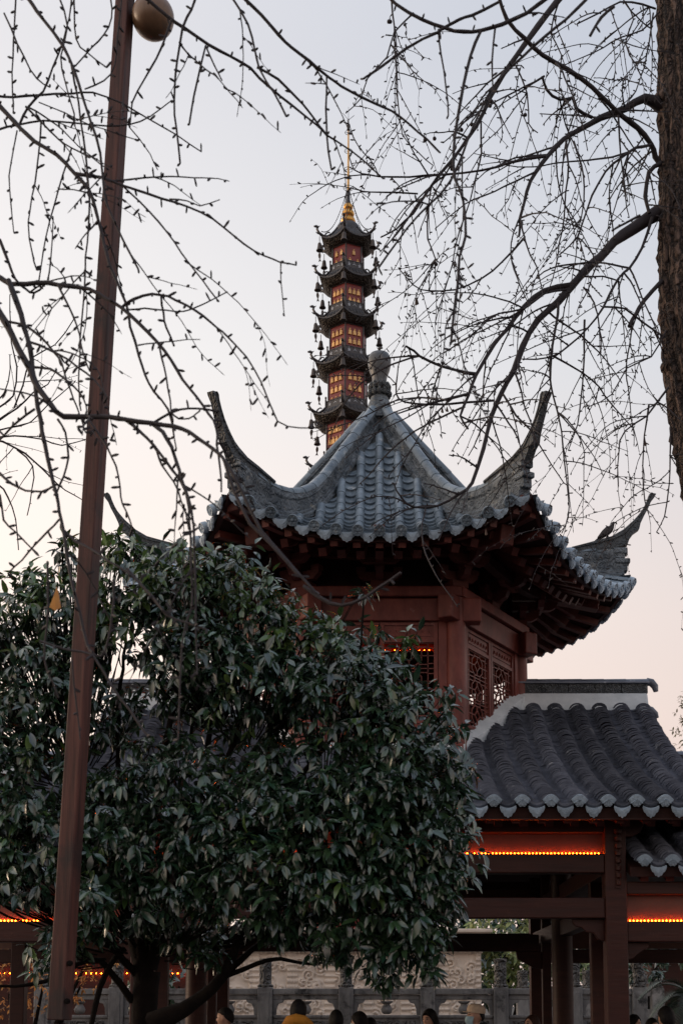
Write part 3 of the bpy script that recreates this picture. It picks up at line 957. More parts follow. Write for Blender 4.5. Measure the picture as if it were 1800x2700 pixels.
for sg in (-1, 1):
    put_post('pillar', sg * XP, YP, 3.36, .2, pav)
    put_post('pillar', sg * XP, 13.05, 3.7, .13, pav)
    put_post('round_column', sg * (XP - .03), 15.3, 4.4, .2, pav, False, .125)
    put_post('pillar', sg * XP, 17.0, 3.7, .12, pav)
    put_post('pillar', sg * XP, 18.0, 3.36, .2, pav)
    # bead-carved bracket strip on the pillar face
    b = MB()
    for i in range(8):
        z = 3.2 - i * .068
        b.lathe([(0, -.03), (.036 - .002 * i, -.018), (.036 - .002 * i, .018), (0, .03)], 10, Matrix.Translation((sg * XP + .02, YP - .125, z)))
    b.box((sg * XP + .02, YP - .105, 2.95), (.05, .02, .55))
    b.build('carved_drop', DARKWOOD, pav, smooth=50)
    # cloud-headed beam end reaching out under the eave
    b = MB(); b.prism([(-.05, 3.34), (-.05, 3.18), (.06, 3.15), (.16, 3.16), (.24, 3.2), (.28, 3.28), (.27, 3.34)], .14, frame(Vector((sg * XP, YP, 0)), Vector((sg, 0, 0)), Vector((0, 1, 0)), Vector((0, 0, 1))))
    b.build('beam_head', DARKWOOD, pav, bevel=.012)
    # carved spandrels
    b = MB(); poly = [(0, 0), (.3, 0), (.3, -.03), (.26, -.07), (.21, -.08), (.17, -.12), (.1, -.13), (.06, -.19), (0, -.21)]
    b.prism(poly, .05, frame(Vector((sg * (XP - .1), YP + .02, 2.395)), Vector((-sg, 0, 0)), Vector((0, 1, 0)), Vector((0, 0, 1))))
    b.build('spandrel', DARKWOOD, pav, bevel=.008)
    # side beams running back
    for z, h in ((2.92, .18), (2.5, .18)):
        b = MB(); b.bar((sg * XP, YP + .1, z), (sg * XP, 17.9, z), .14, h); b.build('side_beam', DARKWOOD, pav, bevel=.008)

for y, back in ((YP, False), (18.0, True)):
    s_ = -1 if back else 1
    for nm, z0, z1, w in (('lower_beam', 2.4, 2.59, .15), ('middle_beam', 2.82, 3.0, .17), ('eave_beam', 3.2, 3.31, .15)):
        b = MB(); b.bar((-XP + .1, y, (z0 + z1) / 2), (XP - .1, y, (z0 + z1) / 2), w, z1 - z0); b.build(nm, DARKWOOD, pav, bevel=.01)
    b = MB(); b.bar((-XP + .1, y + s_ * .04, 3.1), (XP - .1, y + s_ * .04, 3.1), .03, .2); b.build('light_board', BOARDM, pav)
led_strip(pav, (-XP + .14, YP + .003, 3.01), (XP - .14, YP + .003, 3.01))
b = MB(); b.bar((-XP + .1, 17.0, 2.41), (XP - .1, 17.0, 2.41), .12, .22); b.build('inner_tie_beam', DARKWOOD, pav, bevel=.008)
for sg in (-1, 1):
    b = MB(); b.prism([(0, 0), (.34, 0), (.32, -.1), (.22, -.15), (.12, -.21), (0, -.23)], .08, frame(Vector((sg * (XP - .06), 17.0, 2.298)), Vector((-sg, 0, 0)), Vector((0, 1, 0)), Vector((0, 0, 1))))
    b.build('inner_spandrel', DARKWOOD, pav, bevel=.008)
# board ceiling of the hall
b = MB()
for i in range(22):
    y = 12.2 + 5.7 * i / 22
    b.box((0, y + .13, 3.42 if True else 0), (4.3, .25, .03))
stuff(b.build('board_ceiling', SHADEBOARD, pav))
# common rafters under the hall eave: two layers of square ends
for j in range(-13, 13):
    x = j * .235 + .06
    beam_obj('rafter', (x, Y0H + .12, hall_prof(Y0H + .12) - .135), (x, 12.6, hall_prof(12.6) - .14), .07, .07, pav)
    beam_obj('rafter', (x + .1, Y0H + .38, hall_prof(Y0H + .38) - .21), (x + .1, 12.8, hall_prof(12.8) - .2), .075, .075, pav)
b = MB(); b.bar((-3.16, Y0H + .06, hall_prof(Y0H + .06) - .1), (3.16, Y0H + .06, hall_prof(Y0H + .06) - .1), .05, .05); b.build('eave_batten', DARKWOOD, pav)

# ------------------------------------------------------------------ side galleries
Y0G = 11.75
gal_prof = hermite([11.75, 12.8, 14.0, 15.0], [2.86, 3.26, 3.78, 4.3])
XE = 5.6
for sg in (-1, 1):
    gal = thing('gallery', (sg * 4, YC, 0), ('lower tiled gallery with orange light row, left of the pavilion behind the leafy tree' if sg < 0 else 'lower tiled gallery with orange light row, right of the pavilion pillar'), 'gallery', 'side galleries')
    xs = sorted((sg * 2.42, sg * (2.42 + .255 * 12)))
    gr = gable_roof(gal, 'gallery_roof', gal_prof, Y0G, 14.85, xs[0], xs[1], .255, lambda x: 14.85)
    xa, xb = xs[0] - .1, xs[1] + .1
    b = MB(); b.box(((xa + xb) / 2, YC, 4.3), (xb - xa, .2, .16)); b.build('ridge_plaster', PLASTER, gr, bevel=.02)
    nb = 9
    for i in range(nb):
        b = MB(); b.box((xa + (xb - xa) * (i + .5) / nb, YC, 4.45), ((xb - xa) / nb - .006, .16, .14)); b.build('carved_brick', CARVED, gr, bevel=.006)
    b = MB(); b.prism([(.09 * math.cos(PI * i / 8), 4.52 + .06 * math.sin(PI * i / 8)) for i in range(9)], xb - xa, frame(Vector(((xa + xb) / 2, YC, 0)), Vector((0, 1, 0)), Vector((1, 0, 0)), Vector((0, 0, 1)))); b.build('ridge_cap', DARKTILE, gr, smooth=40)
    for y in (YP, 18.0):
        b = MB(); b.box((sg * 5.0, y, 1.5), (.2, .2, 3.0)); b.build('pillar', DARKWOOD, gal, bevel=.012)
        x0, x1 = sorted((sg * (XP + .1), sg * 5.7))
        for nm, z0, z1, w in (('lower_beam', 2.18, 2.37, .15), ('eave_beam', 2.62, 2.74, .14)):
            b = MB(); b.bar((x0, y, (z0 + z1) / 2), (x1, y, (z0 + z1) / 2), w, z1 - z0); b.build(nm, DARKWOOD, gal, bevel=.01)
        b = MB(); b.bar((x0, y + (.04 if y < 15 else -.04), 2.5), (x1, y + (.04 if y < 15 else -.04), 2.5), .03, .25); b.build('light_board', BOARDM, gal)
    led_strip(gal, (sg * (XP + .14), YP + .003, 2.38), (sg * 5.6, YP + .003, 2.38))
    b = MB(); poly = [(0, 0), (.22, 0), (.2, -.05), (.12, -.1), (.06, -.15), (0, -.17)]
    b.prism(poly, .05, frame(Vector((sg * (XP + .1), YP + .02, 2.178)), Vector((sg, 0, 0)), Vector((0, 1, 0)), Vector((0, 0, 1)))); b.build('spandrel', DARKWOOD, gal, bevel=.008)
    b = MB(); b.box((sg * 3.9, YC, 2.86), (3.4, 6.0, .04)); b.build('ceiling', DARKWOOD, gal)
    for j in range(14):
        x = sg * (2.45 + j * .235)
        beam_obj('rafter', (x, Y0G + .12, gal_prof(Y0G + .12) - .135), (x, 12.6, gal_prof(12.6) - .14), .07, .07, gal)
# ------------------------------------------------------------------ bronze pagoda far behind
YG = 30.0
GX = xat(917, 800, YG)
GC = Vector((GX, YG, 0))
pag = thing('pagoda', (GX, YG, 0), 'slender dark bronze pagoda with gilt figures and golden spire behind the roof', 'pagoda')
ROT = R_(-6)
RIBM = material('sheen_bronze_rib', (0.16, 0.15, 0.15), (0.07, 0.065, 0.065), rough=0.4, scale=9, metal=0.4, bump=0.1)  # paler than the other bronze: roof sheen painted into the ribs


def gdir(k):          # corner directions; k = 0 points at the camera
    th = -PI / 2 + ROT + k * PI / 3
    return Vector((math.cos(th), math.sin(th), 0))


ZE = [20.25, 19.21, 18.15, 16.98, 15.68, 14.3, 12.85, 11.3, 9.65, 7.9, 6.0]
RB = [.40, .432, .466, .503, .54, .58, .62, .66, .70, .75, .8]


def hexring(r, z, lift=0.0, bow=0.0, n=6):
    """ring of 6*n points: corners raised by lift, edges pulled in by bow"""
    out = []
    for k in range(6):
        a, b = gdir(k) * r, gdir(k + 1) * r
        for i in range(n):
            t = i / n; e = abs(2 * t - 1) ** 2.5
            p = a.lerp(b, t) * (1 - bow * (1 - e))
            out.append(GC + p + Vector((0, 0, z + lift * e)))
    return out


def figure_mesh():
    """seated figure relief, facing -y, about .1 x .19"""
    mb = MB()
    o = [(-.045, 0), (.045, 0), (.05, .03), (.042, .055), (.044, .1), (.03, .128), (.014, .135), (-.014, .135), (-.03, .128), (-.044, .1), (-.042, .055), (-.05, .03)]
    mb.prism(o, .03, Matrix())
    mb.prism([(p[0] * .7, p[1] * .85 + .006) for p in o], .046, Matrix())
    mb.lathe([(0, .026), (.016, .02), (.024, 0), (.016, -.02), (0, -.026)], 8, Matrix.Translation((0, -.008, .158)) )
    return mb.mesh('relief_figure', GOLDFIG, 60)


fig_me = figure_mesh()
BELLG = 'bronze wind bells hung from the pagoda eaves'
bm_ = MB(); bm_.lathe([(0, 0), (.03, -.005), (.045, -.03), (.052, -.1), (.062, -.16), (.085, -.2), (.082, -.21), (.05, -.17), (.0, -.12)], 14)
bell_me = bm_.mesh('bell', BELLM, 40)
cm = MB(); cm.tube([(0, 0, .17), (0, 0, 0)], .007, 5)
for i in range(5):
    cm.lathe([(.0, -.012), (.014, 0), (.0, .012)], 6, Matrix.Translation((0, 0, .15 - i * .032)))
chain_me = cm.mesh('chain', BELLM)
fm_ = MB()
fm_.tube([(0, 0, -.2), (0, 0, -.27)], .004, 4)
body = [(.0, -.25), (.022, -.28), (.036, -.33), (.03, -.38), (.012, -.42), (.03, -.455), (.05, -.5), (.01, -.475), (-.02, -.49), (-.004, -.42), (-.026, -.37), (-.033, -.32), (-.02, -.275)]
fm_.prism(body, .016, Matrix())
fish_me = fm_.mesh('fish_plate', BELLM)
CORNER = {0: 'the corner nearest the camera', 1: 'the right front corner', 2: 'the right rear corner', 3: 'the rear corner', 4: 'the left rear corner', 5: 'the left front corner'}
TIER = ['topmost', 'second', 'third', 'fourth', 'fifth', 'sixth']

for i, ze in enumerate(ZE):
    rb = RB[i]; re = rb + .315 + .012 * i; rr = (RB[i - 1] if i else .3) + .075
    ztop = ze + (.42 if i == 0 else .25)
    r_in = .28 if i == 0 else rr + .01
    # tiled roof skirt
    rf = MB(); rs = []
    for j in range(7):
        f = j / 6
        r = r_in + (re - r_in) * f; z = ztop + (ze - ztop) * (1 - (1 - f) ** 1.8)
        rs.append(hexring(r, z, .11 * f ** 2.5, .05 * f))
    rs.append(hexring(re, ze - .035, .11, .05)); rs.append(hexring(re - .05, ze - .05, .09, .04))
    rf.rings(rs, True, False)
    skirt = rf.build('tiled_skirt', BRONZE, pag, smooth=35)
    # ribs on the skirt and hip ribs
    rib = MB()
    for k in range(6):
        a, b = gdir(k), gdir(k + 1)
        for s in range(1, 7):
            t = s / 7; e = abs(2 * t - 1) ** 2.5
            pl = []
            for j in range(6):
                f = .12 + .88 * j / 5; r = r_in + (re - r_in) * f; z = ztop + (ze - ztop) * (1 - (1 - f) ** 1.8)
                pl.append(GC + a.lerp(b, t) * r * (1 - .05 * f * (1 - e)) + Vector((0, 0, z + .11 * f ** 2.5 * e + .006)))
            rib.tube(pl, .016, 5)
        pl = []
        for j in range(7):
            f = j / 6; r = r_in + (re + .03 - r_in) * f; z = ztop + (ze - ztop) * (1 - (1 - f) ** 1.8)
            pl.append(GC + a * r + Vector((0, 0, z + .11 * f ** 2.5 + .02)))
        hip = MB(); hip.tube(pl, .026, 6); hip.build('hip_rib', BRONZE, skirt, smooth=60)
    stuff(rib.build('tile_ribs', RIBM, skirt, smooth=60))
    # carved soffit down to the body
    sf = MB(); sf.rings([hexring(re - .03, ze - .045, .095, .045), hexring(re - .12, ze - .1, .05, .03), hexring(rb + .1, ze - .13, 0, 0), hexring(rb - .01, ze - .14, 0, 0)], True, False)
    sf.build('soffit', BRONZECARVE, pag, smooth=50)
    # body walls: panel per face with frame posts
    zb = (ZE[i + 1] + .25) if i + 1 < len(ZE) else 3.0
    zt = ze - .1
    bd = MB(); bd.rings([[GC + gdir(k) * rb + Vector((0, 0, z)) for k in range(6)] for z in (zb, zt)])
    bd.build('tier_wall', REDPANEL, pag)
    for k in range(6):
        c = GC + gdir(k) * (rb + .004)
        ps = MB(); ps.tube([(c.x, c.y, zb), (c.x, c.y, zt)], .02, 6); ps.build('corner_post', BRONZE, pag)
    for z in (zt - .03, zb + .03):
        fr = MB(); fr.rings([[GC + gdir(k) * r + Vector((0, 0, z + h)) for k in range(6)] for r, h in ((rb, -.025), (rb + .02, -.025), (rb + .02, .025), (rb, .025))], True, False); fr.build('wall_band', BRONZE, pag)
    # railing band with pale emblems
    rz1 = zb + .19; r2 = rb + .07
    rl = MB(); rl.rings([[GC + gdir(k) * r + Vector((0, 0, z)) for k in range(6)] for r, z in ((r2 - .03, zb - .01), (r2, zb - .01), (r2, zb + .02), (r2 - .012, zb + .025), (r2 - .012, rz1 - .025), (r2, rz1 - .02), (r2, rz1), (r2 - .03, rz1), (r2 - .03, zb))], True, False)
    rail = rl.build('railing', BRONZE, pag)
    for k in range(6):
        c = GC + gdir(k) * r2
        ps = MB(); ps.tube([(c.x, c.y, zb), (c.x, c.y, rz1 + .04)], .022, 6); ps.lathe([(0, .05), (.022, .03), (.026, 0), (.012, -.03)], 8, Matrix.Translation((c.x, c.y, rz1 + .075))); ps.build('rail_post', BRONZE, rail)
    for k in (5, 0):
        a, b = gdir(k), gdir(k + 1); nn = norm(a + b); tt = norm(b - a)
        L_ = (b - a).length * r2; ap = (r2 - .012) * math.cos(PI / 6)
        em = MB()
        for s in (-1, 0, 1):
            o = GC + nn * (ap + .002) + tt * (s * L_ * .29) + Vector((0, 0, zb + .05))
            Mx = frame(o, tt, nn * -1, Vector((0, 0, 1)))
            if s == 0:
                em.prism([(-.06, .02), (0, .075), (.06, .02), (.03, .03), (0, .05), (-.03, .03)], .012, Mx)
            else:
                em.prism([(-.035, 0), (.035, 0), (.02, .03), (.045, .05), (.015, .055), (0, .09), (-.015, .055), (-.045, .05), (-.02, .03)], .012, Mx)
            em.box(Mx @ Vector((0, 0, .1)), (.02, .012, .015))
        stuff(em.build('emblems', SILVER, rail))
        # gilt figures, three rows
        hh = zt - .06 - (rz1 - .1)
        ap = rb * math.cos(PI / 6)
        L_ = (b - a).length * rb
        ncol = 2 if (i == 0 and k == 5) else 3
        if i < 6:
            rows = 3
            for rw in range(rows):
                for cl in range(4 if i == 4 else ncol):
                    nc = 4 if i == 4 else ncol
                    if i == 0 and k == 0 and (rw == 0 and cl != 1 or rw > 0 and cl == 1):
                        continue
                    o = GC + nn * (ap + .012) + tt * ((cl - (nc - 1) / 2) * L_ * .76 / nc) + Vector((0, 0, zt - .12 - .2 - rw * (.235 if i < 3 else .27)))
                    link('relief_figure', fig_me, pag, frame(o, tt, nn * -1, Vector((0, 0, 1))) @ Matrix.Scale(.8 + .04 * i, 4))
    # dragons and bells at the corners
    if i < 6:
        for k in range(6):
            if k == 3:
                continue
            c = gdir(k); o = GC + c * (re + .01) + Vector((0, 0, ze + .1)); sd = Vector((0, 0, 1)).cross(c)
            dg_ = MB()
            S_ = lambda x, z: o + c * x + Vector((0, 0, z))
            dg_.tube([S_(-.14, .0), S_(-.04, .02), S_(.05, .07), S_(.1, .15), S_(.08, .2)], [.035, .04, .035, .03, .025], 6)
            dg_.tube([S_(.06, .2), S_(.12, .22), S_(.18, .2)], [.035, .035, .02], 6)
            dg_.tube([S_(.06, .22), S_(.02, .26)], [.015, .006], 4)
            dg_.tube([S_(-.1, .02), S_(-.14, .1), S_(-.2, .15), S_(-.24, .14)], [.025, .02, .016, .02], 5)
            dg_.tube([S_(.02, .05), S_(.08, .04), S_(.13, .07)], [.02, .016, .01], 5)
            dg_.build('dragon', BRONZE, skirt, smooth=60)
            if k in (0, 1, 2, 4, 5):
                rzb = 2 * PI * random.random()
                bo = GC + c * (re + .04) + Vector((0, 0, ze - .17 + .08))
                be = thing('wind_bell', bo, 'bronze bell with fish plate under %s of the %s pagoda eave' % (CORNER[k], TIER[i]) if k else 'bronze bell under %s of the %s pagoda eave' % (CORNER[k], TIER[i]), 'bell', BELLG)
                Mb = Matrix.Translation(bo) @ Matrix.Rotation(rzb, 4, 'Z')
                link('chain', chain_me, be, Mb); link('bell', bell_me, be, Mb)
                if k:
                    link('fish_plate', fish_me, be, Matrix.Translation(bo) @ Matrix.Rotation(random.uniform(-.5, .5), 4, 'Z') @ Matrix.Scale(random.choice((-1, 1)), 4, (1, 0, 0)))

# spire
sp = MB(); zc = ZE[0] + .4
sp.lathe([(.3, zc - .06), (.3, zc + .05), (.27, zc + .12), (.23, zc + .16), (.2, zc + .17)], 20, Matrix.Translation(GC)); sp.build('spire_cap', BRONZE, pag, smooth=40)
zb0 = zc + .17
for r, h in ((.185, .2), (.155, .19), (.118, .17)):
    b = MB(); b.lathe([(r * .55, zb0), (r * .85, zb0 + h * .15), (r, zb0 + h * .45), (r * .9, zb0 + h * .75), (r * .6, zb0 + h * .97), (r * .5, zb0 + h)], 20, Matrix.Translation(GC)); b.build('gilt_bead', GOLD, pag, smooth=60)
    zb0 += h
ZR1 = zat(342, YG)
b = MB(); b.lathe([(.07, zb0), (.05, zb0 + .1), (.04, zb0 + .25), (.035, zb0 + .32)], 12, Matrix.Translation(GC)); b.build('spire_socket', BRONZE, pag, smooth=50)
zrod = zb0 + .3
b = MB(); b.lathe([(.032, zrod), (.028, zrod + .1), (.018, ZR1)], 10, Matrix.Translation(GC)); b.build('spire_rod', GOLD, pag, smooth=60)
for i in range(4):
    z = zrod + .12 + (ZR1 - zrod - .2) * i / 3
    r = .12 - .012 * i
    b = MB(); b.tube([(GC.x + r * math.cos(t), GC.y + r * math.sin(t), z) for t in np.linspace(0, 2 * PI, 25)], .007, 5)
    for t in (0, PI / 2, PI, 1.5 * PI):
        b.tube([(GC.x, GC.y, z), (GC.x + r * math.cos(t), GC.y + r * math.sin(t), z)], .005, 4)
    b.build('spire_ring', BRONZE, pag)
b = MB(); b.lathe([(0, ZR1 - .05), (.045, ZR1), (.03, ZR1 + .05), (.05, ZR1 + .08), (.045, ZR1 + .13), (.02, ZR1 + .17), (.012, ZR1 + .24), (.02, ZR1 + .27), (0.006, ZR1 + .3), (.004, ZR1 + .62)], 10, Matrix.Translation(GC))
for t in (0.3, PI + .3):
    b.tube([(GC.x, GC.y, ZR1 + .26), (GC.x + .15 * math.cos(t), GC.y + .15 * math.sin(t), ZR1 + .42)], .006, 4)
b.build('spire_tip', BRONZE, pag, smooth=50)
for k in range(6):
    c = gdir(k); e = GC + c * (RB[0] + .3) + Vector((0, 0, ZE[0] + .22)); s = GC + c * .05 + Vector((0, 0, zrod + .0))
    pts = []
    for j in range(13):
        t = j / 12; p = s.lerp(e, t); p.z -= .42 * (math.sin(PI * t) ** .9) * .8
        pts.append(p)
    b = MB(); b.tube(pts, .007, 4)
    for p in spline(pts, .045):
        b.lathe([(.002, -.018), (.014, 0), (.002, .018)], 5, Matrix.Translation(p))
    b.build('spire_chain', BRONZE, pag)

# carved stone base of the pagoda, seen through the hall
YB = 26.6
xl, xr = xat(572, 2550, YB), xat(1268, 2550, YB)
zt_, zb_ = zat(2514, YB), 1.1
bs = MB(); bs.box(((xl + xr) / 2, YB + (xr - xl) / 2 + .1, 1.5), (xr - xl - .1, xr - xl, 3.0)); bs.build('base_block', CREAM, pag)
NX, NZ = 300, 66
X, Z = np.meshgrid(np.linspace(xl, xr, NX + 1), np.linspace(zb_, zt_, NZ + 1))
H = np.zeros_like(X)
nb = 7; wb = (xr - xl) / nb
r2 = np.random.default_rng(3)
for i in range(nb):
    cxs = xl + wb * (i + .5)
    inner = np.abs(X - cxs) < wb * .36
    hb = np.zeros_like(X)
    for j in range(26):
        px, pz = cxs + r2.uniform(-.36, .36) * wb, r2.uniform(zb_, zt_)
        rad = np.hypot(X - px, Z - pz); ang = np.arctan2(Z - pz, X - px) * r2.choice((-1, 1))
        w = r2.uniform(.07, .16)
        hb = np.maximum(hb, (.5 + .5 * np.cos(ang * 1.0 - rad * 75)) * np.exp(-(rad / w) ** 4))
    H += np.where(inner, hb ** .6 * .085 - .02, 0)
    # banded pilaster between the fields
    band = .5 + .5 * np.sign(np.sin(Z * 55)) * (np.abs(np.sin(X * 60)) > .25)
    H += np.where(~inner & (np.abs(X - cxs) < wb * .5), band * .04, 0)
vs = [(float(X[j, i]), YB - float(H[j, i]) + .02, float(Z[j, i])) for j in range(NZ + 1) for i in range(NX + 1)]
cp = MB(); cp.add(vs, [(j * (NX + 1) + i, j * (NX + 1) + i + 1, (j + 1) * (NX + 1) + i + 1, (j + 1) * (NX + 1) + i) for j in range(NZ) for i in range(NX)])
cp.build('carved_frieze', CREAM, pag, smooth=60)
for (z0, z1, out) in ((zt_, zt_ + .07, .03), (zt_ + .07, zt_ + .12, .1), (zt_ + .12, zt_ + .24, .2), (zt_ + .24, zt_ + .42, .14), (zt_ + .42, zt_ + .5, .22)):
    b = MB(); b.box(((xl + xr) / 2, YB + (xr - xl) / 2 - out / 2, (z0 + z1) / 2), (xr - xl + 2 * out, xr - xl + out, z1 - z0 - .002)); b.build('base_moulding', CREAM, pag, bevel=.02)
for i in range(56):       # carved lotus petals under the cornice
    x = xl + (xr - xl) * (i + .5) / 56
    b = MB(); b.tube([(x, YB - .12, zt_ + .12), (x, YB - .1, zt_ + .07), (x, YB - .03, zt_ + .02)], [.05, .045, .02], 6); b.build('petal', CREAM, pag, smooth=60)

# ------------------------------------------------------------------ stone terrace and balustrade
YT = 22.0
tb = MB(); tb.box((0, YT + 10, .45), (40, 20, .9)); structure(tb.build('terrace', STONE))
ztr = zat(2606, YT)
xs_ = [xat(u, 2600, YT) for u in (115, 310, 510, 700, 912, 1126, 1318, 1512, 1682)]
bal = thing('stone_balustrade', (0, YT, .9), 'weathered grey stone balustrade with carved drum finials on the terrace behind the hall', 'balustrade')
vb = MB(); vb.lathe([(.05, 0), (.085, .03), (.1, .08), (.06, .15), (.055, .17), (.1, .2), (.1, .22)], 14); vase_me = vb.mesh('vase_baluster', STONE, 50)
for i, x in enumerate(xs_):
    p = MB(); p.box((x, YT, (.9 + ztr + .02) / 2), (.25, .25, ztr + .02 - .9)); po = p.build('post', STONE, bal, bevel=.015)
    p = MB(); p.box((x, YT - .127, (.95 + ztr - .06) / 2), (.15, .02, ztr - .06 - .95)); p.build('post_panel', STONE, po, bevel=.008)
    p = MB()
    if i < len(xs_) - 1:
        p.lathe([(.13, 0), (.14, .03), (.105, .05), (.1, .08), (.105, .3), (.1, .42), (.112, .43), (.11, .48), (.0, .49)], 18, Matrix.Translation((x, YT, ztr + .02)))
    else:   # seated lion
        p.lathe([(.13, 0), (.14, .04), (.12, .05)], 14, Matrix.Translation((x, YT, ztr + .02)))
        p.tube([(x + .05, YT, ztr + .06), (x + .02, YT, ztr + .2), (x - .02, YT - .02, ztr + .34)], [.13, .12, .09], 10)
        p.lathe([(0, -.1), (.08, -.08), (.11, 0), (.08, .08), (0, .1)], 12, Matrix.Translation((x - .04, YT - .05, ztr + .42)))
        for sx in (-.06, .06):
            p.tube([(x + sx, YT - .1, ztr + .04), (x + sx, YT - .11, ztr + .2)], [.045, .035], 7)
    p.build('finial', STONECARVE, po, smooth=50)
    if i < len(xs_) - 1:
        x2 = xs_[i + 1]; xa, xb = x + .126, x2 - .126; xm = (xa + xb) / 2
        p = MB(); p.box((xm, YT, ztr - .055), (xb - xa, .17, .1)); p.box((xm, YT, ztr - .15), (xb - xa, .11, .085)); p.build('top_rail', STONE, bal, bevel=.012)
        p = MB(); p.box((xm, YT, (.9 + ztr - .46) / 2), (xb - xa, .1, ztr - .46 - .9)); p.box((xm, YT, ztr - .475), (xb - xa - .02, .15, .05)); lp = p.build('lower_panel', STONE, bal, bevel=.01)
        p = MB(); p.box((xm, YT - .055, (.95 + ztr - .55) / 2), (xb - xa - .16, .025, ztr - .55 - .95)); p.build('panel_relief', STONECARVE, lp, bevel=.01)
        for sx in (0,):
            link('vase_baluster', vase_me, bal, Matrix.Translation((xm + sx, YT, ztr - .435)))
        for sg, xx in ((1, xa), (-1, xb)):     # cloud-shaped shoulders of the opening
            p = MB(); p.prism([(0, -.19), (.2, -.19), (.17, -.24), (.1, -.26), (.07, -.33), (.06, -.45), (0, -.45)], .1, frame(Vector((xx, YT, ztr)), Vector((sg, 0, 0)), Vector((0, 1, 0)), Vector((0, 0, 1)))); p.build('shoulder', STONE, bal, bevel=.008)
# a second balustrade further back on the right
YT2 = 25.0
zt2 = zat(2606, YT2)
bal2 = thing('stone_balustrade', (3.2, YT2, .9), 'far stone balustrade posts glimpsed behind the nearer one, right of the carved base', 'balustrade')
x2s = [xat(u, 2600, YT2) for u in (1377, 1548, 1730)]
for i, x in enumerate(x2s):
    p = MB(); p.box((x, YT2, (.9 + zt2) / 2), (.24, .24, zt2 - .9)); po = p.build('post', STONE, bal2, bevel=.015)
    p = MB(); p.lathe([(.12, 0), (.13, .03), (.1, .05), (.1, .26), (.11, .28), (.1, .34), (0, .35)], 16, Matrix.Translation((x, YT2, zt2))); p.build('finial', STONECARVE, po, smooth=50)
    if i < 2:
        xm = (x + x2s[i + 1]) / 2; w = x2s[i + 1] - x - .24
        p = MB(); p.box((xm, YT2, zt2 - .08), (w, .14, .14)); p.build('top_rail', STONE, bal2, bevel=.012)
        p = MB(); p.box((xm, YT2, (.9 + zt2 - .4) / 2), (w, .1, zt2 - .4 - .9)); p.build('lower_panel', STONE, bal2, bevel=.01)
# ------------------------------------------------------------------ leaning lamp post
YL = 6.1
lamp = thing('lamp_post', (*at(157, 2690, YL).xy, 0), 'tall leaning square red brown timber post with globe lamp, left foreground', 'lamp post')
pb, pt_ = at(157, 2690, YL), at(338, -120, YL)
b = MB()
ax = norm(pt_ - pb); xx = Matrix.Rotation(R_(-17), 3, ax) @ norm(Vector((1, 0, 0)) - ax * ax.x); yy = ax.cross(xx)
rs = []
for i in range(13):
    f = i / 12; p = pb.lerp(pt_, f); w = .043 - .006 * f
    rs.append([p + xx * (sx * w) + yy * (sy * w) for sx, sy in ((-1, -1), (1, -1), (1, 1), (-1, 1))])
b.rings(rs); b.build('post', POST, lamp, bevel=.006)
b = MB(); b.box((pb.x, pb.y, .76), (.2, .2, 1.5)); b.build('base_block', POST, lamp, bevel=.03)
gc = at(404, 46, YL)
b = MB(); b.lathe([(0, -.108)] + [(.108 * math.sin(t), -.108 * math.cos(t)) for t in np.linspace(.15, PI - .3, 16)] + [(0, .103)], 28, Matrix.Translation(gc)); b.build('globe', BRASSGLOBE, lamp, smooth=80)
b = MB(); b.lathe([(.05, .1), (.055, .12), (.05, .16), (.02, .17)], 16, Matrix.Translation(gc)); b.tube([gc + Vector((0, 0, .16)), gc + Vector((-.06, 0, .22)), gc + Vector((-.16, 0, .23))], .014, 8); b.build('lamp_arm', POST, lamp, smooth=50)
for v in (2540, 2640):
    b = MB(); p = at(185 if v == 2540 else 178, v, YL - .047); b.lathe([(.0, -.008), (.014, -.008), (.014, .008), (0, .012)], 8, frame(p, Vector((1, 0, 0)), Vector((0, 0, 1)), Vector((0, -1, 0)))); b.build('bolt', STEM, lamp)

# ------------------------------------------------------------------ bare ginkgo branches
def px(o, s, pts):
    return [(o[0] + x * s, o[1] + y * s) for x, y in pts]


TL = lambda *p: px((0, 0), .574, p)
TR = lambda *p: px((900, 0), .574, p)
BR = lambda *p: px((900, 700), .574, p)
ML = lambda *p: px((0, 700), .3827, p)
FP = lambda *p: [(x * 1.148, y * 1.148) for x, y in p]      # read from the whole picture


def spur(mb, p, t, size, rnd):
    """short bud shoot standing off a twig"""
    d = norm(norm(t) * rnd.uniform(-.1, .7) + Vector((rnd.uniform(-1, 1), rnd.uniform(-1, 1), rnd.uniform(-1, 1))) * 1.1)
    d = norm(d - norm(t) * d.dot(norm(t)) * .6)
    L_ = size * rnd.uniform(.5, 1.25); w = size * .17
    mb.tube([p, p + d * L_ * .7, p + d * L_], [w * .8, w * 1.05, w * .45], 4)


def make_branch(mb, pts, r0, r1, step, spur_gap, spur_size, rnd, wob=0.0, n=8):
    path = spline(pts, step)
    N_ = len(path)
    for i in range(1, N_ - 1):
        path[i] = path[i] + Vector((rnd.uniform(-1, 1), rnd.uniform(-1, 1), rnd.uniform(-1, 1))) * wob
    rad = [(r0 + (r1 - r0) * (i / (N_ - 1)) ** .8) * (1 + rnd.uniform(-.1, .1)) for i in range(N_)]
    if r0 > .03:
        for i in range(min(7, N_)):
            rad[i] *= 1 + .5 * (1 - i / 7) ** 2
    mb.tube(path, rad, n)
    acc = 0
    nxt = spur_gap * rnd.uniform(.3, 1)
    for i in range(1, N_):
        acc += (path[i] - path[i - 1]).length
        if acc > nxt and spur_size:
            spur(mb, path[i], path[i] - path[i - 1], spur_size, rnd); nxt = acc + spur_gap * rnd.uniform(.5, 1.5)
    return path, rad


